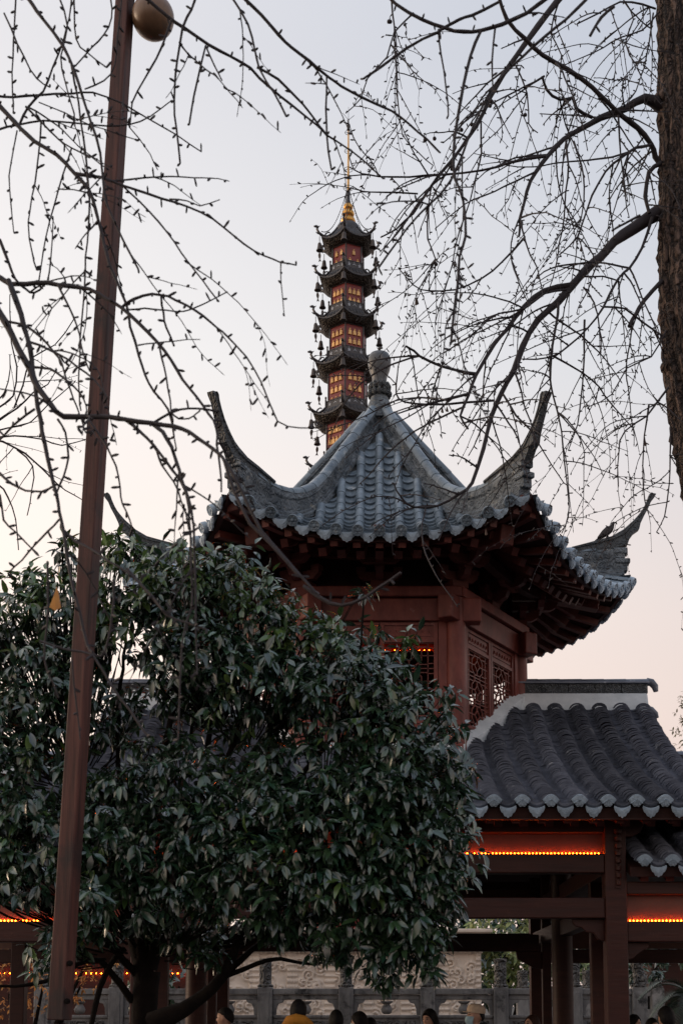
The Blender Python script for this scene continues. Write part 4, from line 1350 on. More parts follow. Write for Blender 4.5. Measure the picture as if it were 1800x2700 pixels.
def droop_twig(mb, p, d, length, r, seg, droop, rnd, gap, size, depth=0):
    pts = [p]; q = p; dd = norm(d); n = max(4, int(length / seg))
    kink = Vector((rnd.uniform(-1, 1), rnd.uniform(-.6, .6), rnd.uniform(-.5, .5))) * .06
    for i in range(n):
        dd = norm(dd + Vector((0, 0, -droop)) + kink + Vector((rnd.uniform(-1, 1), rnd.uniform(-1, 1), rnd.uniform(-1, 1))) * .11)
        if rnd.random() < .15:
            kink = kink * -1
        q = q + dd * seg; pts.append(q)
    rad = [r * (1 - .55 * i / n) for i in range(n + 1)]
    mb.tube(pts, rad, 4)
    acc = 0; nx = gap * rnd.uniform(.3, 1)
    for i in range(1, n + 1):
        acc += seg
        if acc > nx:
            spur(mb, pts[i], pts[i] - pts[i - 1], size, rnd); nx = acc + gap * rnd.uniform(.5, 1.4)
    mb.tube([pts[-1], pts[-1] + dd * size * .6], [r * .7, r * .25], 4)
    if depth > 0 and n > 6:
        for _ in range(rnd.choice((0, 1, 1, 2))):
            i = rnd.randrange(2, n - 2)
            sd = norm(Vector((rnd.uniform(-1, 1), rnd.uniform(-.6, .6), rnd.uniform(-.6, .5))) + (pts[i + 1] - pts[i]).normalized() * .7)
            droop_twig(mb, pts[i], sd, length * rnd.uniform(.3, .6), r * .65, seg, droop * .8, rnd, gap, size, depth - 1)


def grow(tree, spec, seed, kY, spur_gap, spur_size, twig_n, twig_len, twig_r, droop, side=(1.0, 1.0)):
    """spec: (pixel path, depth at start, depth at end, width px at start, at end)"""
    rnd = random.Random(seed)
    tw = MB()
    for pts, ya, yb, w0, w1 in spec:
        n = len(pts)
        W = [at(u, v, ya + (yb - ya) * i / (n - 1)) for i, (u, v) in enumerate(pts)]
        mb = MB()
        k = .5 / F
        path, rad = make_branch(mb, W, w0 * k * ya * (1.3 if w0 < 9 else 1.0), w1 * k * yb * (1.4 if w1 < 9 else 1.0), kY * .012, spur_gap, spur_size, rnd, wob=kY * .0004)
        mb.build('branch', TWIG, tree, smooth=70)
        L_ = sum((path[i + 1] - path[i]).length for i in range(len(path) - 1))
        cnt = int(L_ * twig_n * rnd.uniform(.7, 1.3))
        for _ in range(cnt):
            i = rnd.randrange(len(path) // 6, len(path) - 1)
            t = norm(path[i + 1] - path[i])
            d = norm(t * .6 + Vector((rnd.uniform(-1, 1), rnd.uniform(-.9, .9), rnd.uniform(-.9, .6))))
            droop_twig(tw, path[i], d, twig_len * rnd.uniform(.35, 1.2), min(rad[i] * .8, twig_r), kY * .007, droop * rnd.uniform(.2, 1.3), rnd, spur_gap, spur_size, 1)
    stuff(tw.build('twigs', TWIG, tree))


# right-hand ginkgo: trunk at the right edge of the picture
YR = 9.0
gk = thing('ginkgo_tree', (*at(1905, 2400, YR).xy, 0), 'bare ginkgo with furrowed trunk at the right edge and drooping twigs', 'tree', 'bare ginkgo trees')
tr_l = [(1722, -260), (1728, 0), (1730, 200), (1734, 420), (1728, 640), (1732, 800), (1742, 960), (1762, 1120), (1788, 1260), (1812, 1420), (1830, 1650), (1835, 2000), (1830, 2650)]
pts, rad = [], []
for u, v in tr_l:
    hw = 78 + (v + 260) * .012
    p = at(u + hw, v, YR); pts.append(p); rad.append(hw / F * YR)
base = pts[-1].copy(); base.z = 0; pts.append(base); rad.append(rad[-1] * 1.35)
sm = spline(pts, .05)
rr_ = np.interp(np.linspace(0, 1, len(sm)), np.linspace(0, 1, len(rad)), rad)
tk = MB(); rs = []; NT = 96
lump = np.random.default_rng(5)
ph = lump.uniform(0, 6.28, 12)
for i, p in enumerate(sm):
    ring = []
    for j in range(NT):
        th = 2 * PI * j / NT
        tw = th + .25 * math.sin(p.z * 1.7 + ph[3]) + .1 * math.sin(p.z * 5.1 + 3 * th)
        ridge = (1 - 2 * abs(math.sin(tw * 7.5 + ph[0] + .9 * math.sin(p.z * 2.3 + ph[1])))) * .8 + (1 - 2 * abs(math.sin(tw * 12 + ph[2] + 1.5 * math.sin(p.z * 3.7 + 2 * th)))) * .5 + math.sin(th * 3 + p.z * 1.2) * .4
        r = rr_[i] * (1 + .075 * ridge + .025 * lump.normal())
        ring.append(p + Vector((math.cos(th) * r, math.sin(th) * r, 0)))
    rs.append(ring)
tk.rings(rs)
for u, v, r in ((1752, 968, .055), (1742, 262, .08), (1740, 560, .07)):       # knots and branch collars
    q = at(u + 6, v, YR); tk.lathe([(0, -r), (r * .9, -r * .5), (r, 0), (r * .8, r * .5), (0, r * .8)], 10, Matrix.Translation(q))
tk.build('trunk', BARK, gk, smooth=50)
right = [
    (TR((1465, 490), (1390, 452), (1300, 500), (1190, 542), (1100, 590), (1020, 640), (950, 710), (890, 790), (850, 880), (820, 1000), (815, 1080)), 9.0, 8.4, 24, 5),
    (TR((1455, 975), (1340, 1050), (1250, 1110), (1190, 1180), (1110, 1250), (1060, 1310)) + BR((990, 170), (900, 250), (830, 370), (790, 480), (730, 590), (690, 690), (650, 840), (600, 1000), (540, 1050), (440, 1105), (330, 1110), (270, 1060), (240, 1000)), 9.0, 8.0, 30, 2.5),
    (BR((1050, 90), (930, 115), (840, 190), (760, 290), (700, 360), (620, 500), (580, 600), (545, 690), (580, 750)), 8.7, 8.2, 17, 4),
    (BR((620, 500), (520, 480), (400, 440), (330, 390), (295, 370)), 8.4, 8.3, 8, 4),
    (BR((580, 590), (450, 620), (350, 650), (260, 680)), 8.3, 8.2, 7, 3),
    (BR((700, 620), (560, 630), (400, 640), (290, 625), (250, 590), (255, 500), (268, 430), (295, 372)), 8.4, 8.3, 6, 2),
    (TR((1010, -20), (900, 120), (800, 260), (730, 360), (680, 450), (620, 580), (540, 690), (450, 800), (380, 900), (330, 980), (250, 1050), (180, 1090)), 8.6, 8.3, 19, 3),
    (TR((720, -20), (760, 90), (840, 180), (920, 250), (1040, 320), (1150, 400), (1230, 480), (1290, 540), (1360, 590), (1420, 660), (1440, 720), (1500, 820), (1560, 960)), 8.3, 9.05, 8, 17),
    (TR((1420, 665), (1350, 680), (1280, 725), (1210, 790), (1150, 900), (1110, 1010), (1080, 1090), (1000, 1170)), 8.8, 8.5, 9, 3),
    (TR((1465, 750), (1410, 790), (1395, 900), (1412, 980)), 8.9, 8.9, 15, 10),
    (TR((1470, 1290), (1390, 1380), (1350, 1440), (1320, 1500)), 8.9, 8.8, 14, 11),
    (TR((935, 718), (800, 740), (720, 765), (560, 795), (400, 805), (230, 815), (130, 805), (60, 780), (35, 720)), 8.5, 8.2, 7, 2),
    (TR((350, 890), (180, 885), (100, 880), (50, 855)), 8.4, 8.3, 4, 2),
    (TR((1425, 1000), (1380, 1140), (1320, 1230), (1270, 1280)) + BR((1200, 190), (1130, 290), (1040, 370), (950, 425), (830, 430)), 8.9, 8.4, 9, 3),
    (BR((995, 170), (985, 280), (960, 420), (955, 520), (970, 600), (1010, 760), (1020, 900), (1040, 1050), (1040, 1160), (1010, 1230)), 8.6, 8.3, 6, 2),
    (BR((1110, 100), (1160, 170), (1185, 290), (1190, 400)), 8.6, 8.5, 5, 2),
    (BR((1115, 250), (1112, 480), (1100, 600), (1085, 730), (1040, 850)), 8.6, 8.5, 5, 2),
    (BR((960, 410), (1100, 490), (1180, 560), (1240, 640), (1330, 740)), 8.5, 8.7, 5, 2),
    (BR((1500, 560), (1400, 690), (1300, 760), (1270, 860), (1270, 1000)), 8.8, 8.6, 5, 2),
    (BR((1410, 640), (1390, 780), (1380, 920), (1390, 1080), (1410, 1140)), 8.8, 8.7, 4, 2),
    (BR((1510, 740), (1505, 1000), (1480, 1150), (1445, 1225)), 8.9, 8.7, 4, 2),
    (BR((740, 590), (800, 690), (880, 770), (920, 850), (1000, 970), (1035, 1010)), 8.4, 8.3, 5, 2),
    (BR((1200, 190), (1300, 200), (1380, 260), (1480, 330)), 8.7, 8.9, 4, 4),
    (BR((1490, 300), (1420, 420), (1310, 470), (1240, 590), (1130, 650)), 8.9, 8.6, 4, 2),
    (TR((920, 350), (940, 410), (1000, 460), (1060, 450), (1080, 500), (1150, 540)), 8.5, 8.8, 5, 7),
    (TR((930, 350), (840, 400), (760, 440), (660, 500), (560, 560), (510, 620)), 8.5, 8.3, 5, 2),
    (TR((1030, 650), (1040, 760), (1030, 880), (1020, 1000), (1000, 1120), (980, 1240), (950, 1330)), 8.5, 8.4, 5, 2),
    (TR((1270, 530), (1275, 640), (1290, 800), (1300, 900), (1320, 1000)), 8.7, 8.6, 5, 2),
    (TR((1065, 650), (1100, 760), (1115, 860), (1100, 1000), (1060, 1130)), 8.6, 8.4, 5, 2),
    (TR((890, 790), (800, 830), (700, 880), (600, 920), (540, 960), (430, 1050)), 8.5, 8.3, 5, 2),
    (TR((640, 560), (640, 700), (620, 800), (590, 920), (540, 1060), (510, 1200), (470, 1340), (430, 1480)), 8.5, 8.2, 4, 2),
    (TR((400, 940), (395, 1100), (430, 1190), (380, 1290), (350, 1330)), 8.3, 8.2, 4, 2),
    (TR((840, 1090), (740, 1200), (640, 1280), (520, 1330), (400, 1335), (330, 1310), (260, 1230)), 8.4, 8.2, 5, 2),
    (TR((1030, 1330), (930, 1350), (840, 1420), (720, 1440), (640, 1500), (570, 1560)), 8.6, 8.3, 6, 2),
    (TR((1110, 1270), (1200, 1270), (1270, 1290)), 8.7, 8.8, 4, 3),
    (TR((330, 60), (240, 150), (210, 260), (120, 360), (90, 450), (20, 520)), 8.4, 8.2, 4, 2),
    (TR((230, 0), (245, 180), (250, 330), (260, 480), (280, 620), (350, 700), (420, 760)), 8.4, 8.2, 4, 2),
    (TR((1440, 40), (1380, 20), (1280, 10), (1180, 60), (1080, 110)), 8.9, 8.6, 5, 3),
    (TR((1450, 60), (1380, 140), (1280, 170), (1200, 220), (1110, 260), (1020, 300)), 8.9, 8.6, 4, 2),
    (TR((1300, 10), (1340, 90), (1300, 200), (1350, 290), (1400, 280)), 8.8, 8.7, 4, 2),
    (TR((1430, 60), (1410, 200), (1390, 300), (1350, 420), (1310, 470)), 8.9, 8.7, 4, 2),
    (TR((800, 300), (850, 430), (860, 570), (900, 610)), 8.5, 8.4, 4, 2),
    (TR((1000, 0), (960, 150), (1010, 250), (1000, 400), (1050, 500)), 8.6, 8.6, 4, 2),
]
grow(gk, right, 11, YR, .06, .027, 6.0, .85, .0075, .08)

# left-hand ginkgo: its limbs reach in from outside the left edge, nearer the camera
YN = 4.0
gn = thing('ginkgo_tree', (-2.6, 4.6, 0), 'bare ginkgo whose dark limbs reach in from the left and top edges, nearest the camera', 'tree', 'bare ginkgo trees')
tk = MB(); tk.tube([(-2.6, 4.6, 0), (-2.58, 4.6, 1.5), (-2.52, 4.55, 3.2), (-2.4, 4.5, 5.2), (-2.3, 4.4, 7.0)], [.24, .19, .16, .12, .05], 14)
tk.build('trunk', BARK, gn, smooth=60)
left = [
    (TL((-240, 300), (-60, 430), (40, 530), (95, 590), (160, 650), (260, 710), (340, 790), (410, 870), (440, 960), (470, 1080), (490, 1170), (530, 1280), (580, 1400), (600, 1500)) + ML((960, 620), (1000, 750), (1060, 870), (1160, 990), (1200, 1180)), 4.2, 3.8, 15, 4),
    (TL((370, 803), (470, 815), (560, 850), (680, 890), (800, 930), (920, 975), (1030, 1045), (1120, 1120), (1210, 1175), (1290, 1205), (1360, 1218)), 4.0, 3.9, 7, 3),
    (TL((1290, 1205), (1290, 1300), (1305, 1450)), 3.9, 3.9, 3, 2),
    (TL((780, 915), (860, 922), (920, 945), (1010, 917)), 4.0, 3.9, 3.5, 2),
    (TL((560, 850), (640, 925), (730, 1020), (800, 1110), (870, 1210), (930, 1285), (1005, 1385)), 4.0, 3.9, 4.5, 3),
    (TL((600, -60), (680, 0), (770, 75), (850, 130), (960, 205), (1060, 260), (1150, 315), (1240, 405), (1340, 480), (1450, 570), (1500, 620), (1568, 665)) + TR((100, 735), (190, 820)), 4.2, 4.4, 12, 3),
    (TL((1180, 308), (1280, 365), (1390, 480), (1440, 545), (1500, 618)), 4.3, 4.4, 6, 4),
    (TL((1080, -60), (1130, 0), (1200, 70), (1280, 160), (1340, 220), (1420, 280), (1510, 355), (1568, 395)) + TR((100, 450), (230, 510), (310, 570), (390, 640), (450, 700)), 4.4, 4.6, 11, 4),
    (TL((910, -30), (880, 40), (840, 130), (815, 280), (800, 460), (810, 590), (828, 750)), 4.1, 4.1, 6, 4),
    (TL((790, 90), (760, 170), (720, 270), (660, 370), (610, 470), (600, 560)), 4.1, 4.1, 6, 3),
    (TL((945, 210), (905, 380), (870, 570)), 4.1, 4.1, 4.5, 4),
    (TL((945, 210), (985, 300), (1020, 370)), 4.1, 4.1, 4, 3),
    (TL((1060, -20), (1140, 110), (1170, 230), (1190, 310), (1260, 430), (1315, 535)), 4.2, 4.2, 5, 4),
    (TL((1500, 350), (1498, 500), (1500, 620), (1522, 780)), 4.4, 4.4, 4, 4),
    (TL((90, -60), (150, 20), (200, 90), (290, 210), (340, 320), (380, 440), (420, 560), (460, 700), (480, 870), (500, 960), (570, 1110), (635, 1235)), 3.9, 3.8, 11, 4),
    (TL((330, 300), (345, 380), (360, 470), (385, 640), (405, 800), (410, 990), (395, 1180), (385, 1380), (370, 1568)) + ML((550, 700), (545, 900), (560, 1000)), 3.9, 3.8, 5, 3),
    (TL((-20, 600), (90, 572), (200, 555), (340, 565), (500, 580), (600, 570), (690, 535), (790, 460)), 4.3, 4.3, 5, 2.5),
    (TL((-20, 440), (60, 445), (180, 435), (330, 430), (430, 425), (560, 475), (690, 550), (810, 620), (925, 697)), 4.3, 4.3, 6, 2.5),
    (TL((75, -20), (65, 190), (55, 330), (60, 430), (62, 520)), 4.2, 4.2, 4, 3),
    (TL((90, 575), (130, 490), (200, 420), (245, 310), (290, 190), (320, 80), (330, -20)), 4.2, 4.2, 6, 3),
    (TL((180, 470), (300, 520), (420, 575), (620, 640)), 4.3, 4.3, 3, 2),
    (TL((20, 60), (110, 260), (170, 360), (230, 400)), 4.1, 4.1, 4, 3),
    (TL((120, 490), (190, 560), (270, 640), (330, 680), (420, 720), (500, 780)), 4.2, 4.1, 5, 2.5),
    (TL((190, 560), (180, 700), (160, 850), (130, 1020), (150, 1160), (170, 1240)), 4.2, 4.1, 4, 3),
    (TL((330, 680), (290, 800), (250, 940), (210, 1090), (180, 1290)), 4.2, 4.1, 4, 3),
    (TL((80, 600), (50, 750), (45, 870), (65, 1070)), 4.2, 4.2, 3.5, 2.5),
    (TL((510, 0), (515, 80), (480, 160), (420, 220), (350, 300)), 4.0, 4.0, 4, 3),
    (TL((340, -20), (350, 180), (400, 240), (490, 310)), 4.0, 4.0, 4, 3),
    (TL((560, -20), (540, 180), (530, 300), (480, 370), (390, 410)), 3.95, 3.95, 4, 3),
    (TL((270, -20), (310, 120), (280, 260), (300, 380), (340, 520), (345, 580)), 3.9, 3.9, 4, 3),
    (TL((600, 590), (640, 640), (690, 710), (725, 780)), 4.2, 4.2, 3, 2),
    (TL((0, 1100), (40, 1210), (70, 1280), (120, 1330), (160, 1345), (205, 1310), (230, 1250), (245, 1010)), 4.0, 4.0, 7, 2.5),
    (ML((-160, 20), (0, 80), (70, 125), (180, 125), (330, 120), (480, 145), (620, 165), (720, 220), (840, 290), (960, 400), (1080, 520), (1180, 650), (1260, 790), (1360, 910), (1440, 1020), (1490, 1120), (1495, 1230), (1520, 1400), (1525, 1560)), 3.9, 3.6, 15, 4),
    (ML((840, 290), (920, 230), (1050, 200), (1160, 215), (1280, 270), (1400, 350), (1500, 430), (1568, 490)) + [(650, 940), (690, 1010), (732, 1110), (790, 1128), (850, 1125)], 3.8, 3.7, 7, 2.5),
    (ML((870, 305), (1000, 297), (1150, 310), (1260, 320), (1350, 290), (1450, 240), (1568, 180)), 3.8, 3.8, 4, 2.5),
    (ML((-150, 60), (0, 330), (60, 430), (130, 570), (210, 720), (270, 850), (350, 960), (440, 1040), (600, 1040), (760, 1045), (860, 1060), (1050, 1090), (1200, 1110), (1310, 1150), (1420, 1230), (1500, 1290), (1568, 1370)) + [(640, 1300), (690, 1400), (760, 1480), (830, 1560)], 3.7, 3.3, 22, 5),
    ([(800, 1545), (870, 1590), (930, 1590), (1000, 1550), (1056, 1510)], 3.3, 3.2, 8, 6),
    ([(592, 1215), (620, 1300), (660, 1380), (720, 1440), (790, 1520)], 3.3, 3.25, 9, 6),
    (ML((60, 100), (120, 260), (170, 420), (210, 570), (230, 720), (250, 880), (280, 1060), (310, 1230), (350, 1420), (390, 1580), (410, 1700), (440, 1850), (480, 2091)) + [(200, 1570), (230, 1700), (245, 1720)], 3.7, 3.4, 16, 5),
    (ML((860, 1060), (960, 1140), (1060, 1240), (1150, 1360), (1230, 1460), (1280, 1560), (1300, 1680), (1310, 1830)) + [(505, 1500), (505, 1600), (480, 1700), (470, 1950)], 3.6, 3.3, 9, 3),
    (ML((1050, 1090), (1120, 1150), (1180, 1250), (1220, 1360), (1250, 1470), (1300, 1600), (1330, 1750), (1340, 1850)) + [(515, 1550), (518, 1700), (520, 1780)], 3.6, 3.3, 12, 3),
    (ML((900, 1080), (1010, 1180), (1080, 1280), (1120, 1380), (1200, 1490), (1250, 1620), (1280, 1720), (1300, 1820)), 3.6, 3.4, 6, 3),
    (ML((1050, 1090), (1180, 1015), (1300, 985), (1400, 990), (1480, 1005), (1510, 1000)), 3.6, 3.6, 6, 4),
    (ML((1180, 1015), (1230, 1055), (1300, 1055), (1360, 1020), (1380, 990)), 3.6, 3.6, 4, 3),
    (ML((50, 385), (170, 410), (280, 490), (370, 590), (430, 680), (460, 800), (510, 920), (550, 1020), (590, 1150)), 3.8, 3.7, 6, 3),
    (ML((200, 525), (350, 580), (470, 650), (600, 745), (680, 820), (740, 910)), 3.7, 3.6, 6, 3),
    (ML((225, 700), (350, 715), (430, 770), (510, 830), (580, 920), (600, 1000)), 3.7, 3.6, 6, 3),
    (ML((400, 130), (440, 210), (510, 360), (550, 480), (570, 600), (620, 730)), 3.8, 3.7, 5, 3),
    (ML((610, 1060), (700, 1190), (770, 1310), (820, 1450), (830, 1590), (870, 1700), (915, 1815)), 3.6, 3.5, 5, 3),
    (ML((1100, 560), (1130, 700), (1160, 850), (1180, 1000), (1190, 1100), (1215, 1260)), 3.7, 3.6, 4.5, 3),
    (ML((1110, 200), (1125, 330), (1150, 430), (1200, 555)), 3.8, 3.8, 4.5, 4),
    (ML((950, 550), (1060, 535), (1200, 520), (1380, 510)), 3.7, 3.7, 3.5, 2),
    (ML((400, 1060), (450, 1150), (470, 1320), (440, 1450), (395, 1560)), 3.7, 3.6, 5, 4),
    (ML((0, 1430), (80, 1500), (180, 1550), (290, 1555), (370, 1520)), 3.8, 3.6, 6, 4),
    (ML((240, 990), (130, 1070), (60, 1140), (0, 1200)), 3.7, 3.8, 6, 4),
    (ML((0, 1580), (30, 1750), (110, 1840), (190, 1920), (260, 1990)), 3.8, 3.7, 5, 3),
    (ML((410, 1750), (330, 1830), (240, 1930), (150, 2030), (60, 2120)), 3.5, 3.6, 5, 3),
    (ML((420, 1800), (520, 1900), (640, 1960), (740, 2030)) + [(350, 1520), (400, 1570), (430, 1610)], 3.5, 3.3, 6, 4),
    ([(335, 1500), (380, 1550), (440, 1620), (490, 1640), (545, 1660)], 3.4, 3.3, 6, 4),
    ([(300, 1530), (298, 1620), (282, 1700), (268, 1732), (245, 1722)], 3.3, 3.3, 5, 4),
    ([(105, 1690), (180, 1715), (245, 1728), (290, 1800), (340, 1870), (390, 1940)], 3.3, 3.2, 5, 4),
    ([(126, 1480), (128, 1600), (118, 1740), (140, 1800), (155, 1840)], 3.4, 3.4, 5, 3),
    ([(190, 1740), (205, 1880), (212, 1950)], 3.3, 3.3, 4, 3),
    # dark boughs overhead
    (TR((200, -40), (250, 20), (370, 92), (470, 127), (560, 147), (640, 140), (740, 110), (850, 60), (960, -20)), 4.4, 4.4, 7, 8),
    (TR((445, 135), (455, 250), (480, 400), (490, 530)), 4.4, 4.4, 5, 3),
    (TR((705, 125), (690, 280), (695, 420)), 4.4, 4.4, 5, 3),
    (TR((640, 140), (590, 260), (560, 390), (530, 560), (515, 700), (520, 820), (560, 920), (570, 1080), (540, 1180), (535, 1300), (515, 1430), (505, 1568)) + BR((500, 355),), 4.4, 4.2, 7, 5),
    (TR((1140, -20), (1030, 90), (930, 170), (830, 260), (740, 350), (680, 430), (600, 590), (500, 830), (400, 940), (300, 1050), (170, 1230)), 4.5, 4.5, 9, 4),
    (TR((450, 145), (300, 220), (180, 310), (100, 362)), 4.4, 4.4, 6, 5),
    (TR((720, 10), (600, 70), (540, 90), (450, 140)), 4.4, 4.4, 6, 6),
    (TR((1250, 30), (1190, 80), (1140, 165)), 4.5, 4.5, 7, 6),
    (TR((1240, 1060), (1300, 1025), (1370, 990)), 4.6, 4.6, 4, 6),
]
grow(gn, left, 23, YN, .038, .024, 2.0, .42, .0034, .09)
# a few last leaves and fruits still hanging
tv = []
for ch in gk.children:
    if ch.name.split('.')[0] in ('branch', 'twigs'):
        a_ = np.empty(len(ch.data.vertices) * 3); ch.data.vertices.foreach_get('co', a_); tv.append(a_.reshape(-1, 3))
tv = np.concatenate(tv)


def on_twig(u, v, Y):
    p = at(u, v, Y); d = (tv[:, 0] - p.x) ** 2 + (tv[:, 2] - p.z) ** 2
    return Vector(tv[int(np.argmin(d))])


dl = MB()
for u, v in [(1097, 790), (1090, 796), (1172, 1000), (1177, 1085), (1540, 600), (1700, 180), (1730, 1080), (1285, 1370)]:
    p = on_twig(u, v, 8.4); s = random.uniform(.045, .07); a = random.uniform(-.5, .5)
    x = Vector((math.cos(a), math.sin(a), 0)); y = Vector((-math.sin(a), math.cos(a), 0))
    dl.tube([p, p + Vector((0, 0, -s * .4))], .0015, 4)
    q = p + Vector((0, 0, -s * .4))
    dl.add([q, q + x * .006 - Vector((0, 0, s * .35)), q + x * .012 + y * .008 - Vector((0, 0, s * .8)), q + x * .003 - y * .006 - Vector((0, 0, s)), q - x * .009 + y * .009 - Vector((0, 0, s * .75)), q - x * .005 - Vector((0, 0, s * .3))], [(0, 1, 5), (1, 2, 3), (1, 3, 5), (5, 3, 4)])
stuff(dl.build('withered_leaves', DRYLEAF, gk))
fr = MB()
for u, v in [(945, 60), (955, 50), (965, 52), (975, 40), (940, 78), (982, 48), (1270, 335), (1284, 310), (1290, 290), (1205, 342), (1234, 402), (1140, 415), (1200, 435), (1130, 445), (1145, 705), (1380, 283)]:
    q = on_twig(u, v, 8.4); p = q + Vector((random.uniform(-.01, .01), 0, -.04)); fr.lathe([(0, -.014), (.011, -.009), (.014, 0), (.011, .009), (0, .014)], 7, Matrix.Translation(p)); fr.tube([p, q], .002, 4)
stuff(fr.build('hanging_fruits', TWIG, gk, smooth=60))
gl = MB(); p = at(150, 1545, 3.5)
gl.add([p, p + Vector((-.005, 0, -.02)), p + Vector((-.018, -.003, -.062)), p + Vector((-.002, .006, -.07)), p + Vector((.014, 0, -.062)), p + Vector((.006, 0, -.02))], [(0, 1, 5), (1, 2, 3, 5), (5, 3, 4)])
gl.build('last_leaf', LEAFGOLD, gn)['label'] = 'single orange fan leaf still hanging'

# a third, more distant bare tree at the left edge
YF = 12.0
gf = thing('bare_tree', (-4.9, YF, 0), 'thin bare tree at the left edge with fine upright twigs, beyond the near ginkgo limbs', 'tree')
tk = MB(); tk.tube([(-4.9, YF, 0), (-4.85, YF, 2), (-4.7, YF, 4.2), (-4.5, YF, 6.2), (-4.4, YF, 7.4)], [.13, .11, .09, .06, .02], 10); tk.build('trunk', BARK, gf, smooth=60)
farb = [
    (ML((-260, 1250), (-100, 1120), (0, 1060), (120, 980), (230, 880), (330, 820), (395, 715)), 12, 12, 6, 2),
    (ML((-250, 1300), (-60, 1200), (100, 1250), (240, 1350), (340, 1450), (450, 1550), (570, 1615)), 12, 12, 6, 2),
    (ML((-220, 1150), (-40, 1000), (90, 900), (120, 700), (80, 530), (70, 200)), 12, 12, 5, 2),
    (ML((-200, 1250), (0, 1180), (180, 1180), (300, 1200), (430, 1240), (590, 1200)), 12, 12, 5, 2),
    (ML((-200, 1050), (-20, 940), (60, 800), (70, 620)), 12, 12, 4, 2),
    (ML((-200, 1500), (-20, 1500), (60, 1600), (110, 1750), (130, 1960)), 12, 12, 5, 2),
    (ML((-160, 1180), (60, 1120), (210, 1080), (330, 960), (520, 800)), 12, 12, 4, 2),
    (ML((100, 980), (160, 830), (220, 640), (380, 550), (510, 370)), 12, 12, 4, 2),
    (ML((120, 1270), (230, 1380), (220, 1550), (190, 1720)), 12, 12, 4, 2),
]
grow(gf, farb, 31, 12.0, .09, .02, 2.0, .8, .005, -.02)

# ------------------------------------------------------------------ evergreen tree in front of the hall
def leaf_local(w=.5, droop=.18):
    """leaf outline along +y, length 1, folded on the midrib and arched"""
    st = [(0, 0), (.14, .5), (.38, 1.0), (.66, .82), (.88, .38), (1.0, 0)]
    vs = []
    for y, x in st:
        zc = -droop * y * y
        if x == 0:
            vs.append((0, y, zc))
        else:
            vs += [(-x * w * .5, y, zc + .06 * x), (0, y, zc), (x * w * .5, y, zc + .06 * x)]
    fs = [(0, 2, 1), (0, 3, 2)]
    for i in range(3):
        a = 1 + i * 3
        fs += [(a, a + 1, a + 4, a + 3), (a + 1, a + 2, a + 5, a + 4)]
    fs += [(10, 11, 13), (11, 12, 13)]
    return np.array(vs), fs


LV, LFc = leaf_local(.36, .22)
leaf_me_cache = {}


def leaf_matrix(p, d, up, L_):
    y = norm(d); x = norm(y.cross(norm(up))); z = x.cross(y)
    return frame(p, x, y, z) @ Matrix.Diagonal((L_, L_, L_, 1))


def add_leaves(mb_v, mb_f, mats_):
    for M in mats_:
        A = np.array(M)[:3, :3]; t = np.array(M)[:3, 3]
        o = len(mb_v)
        mb_v.extend(map(tuple, LV @ A.T + t))
        mb_f.extend([tuple(i + o for i in f) for f in LFc])


def leaf_cloud(name, mats_, mat, parent):
    v, f = [], []
    add_leaves(v, f, mats_)
    me = bpy.data.meshes.new(name); me.from_pydata(v, [], f); me.materials.append(mat)
    me.polygons.foreach_set('use_smooth', [True] * len(f)); me.update()
    return link(name, me, parent)


def whorl(p, out, rnd, n, L_, droop=.5):
    """leaves round a shoot tip, hanging outwards and down"""
    res = []
    out = norm(out)
    a = out.orthogonal().normalized(); b = out.cross(a); ph = rnd.uniform(0, 6.28)
    for i in range(n):
        th = ph + 2.4 * i
        d = norm(out * rnd.uniform(.1, .9) + (a * math.cos(th) + b * math.sin(th)) * rnd.uniform(.6, 1.0) + Vector((0, 0, -droop * rnd.uniform(.3, 1.9))))
        up = norm(out * .5 + Vector((0, 0, 1.0)) + Vector((rnd.uniform(-1, 1), rnd.uniform(-1, 1), rnd.uniform(-1, 1))) * .7)
        if abs(up.dot(d)) > .97:
            up = a
        res.append(leaf_matrix(p - out * .02 * (i % 3) + d * .008, d, up, L_ * rnd.uniform(.5, 1.2)))
    return res


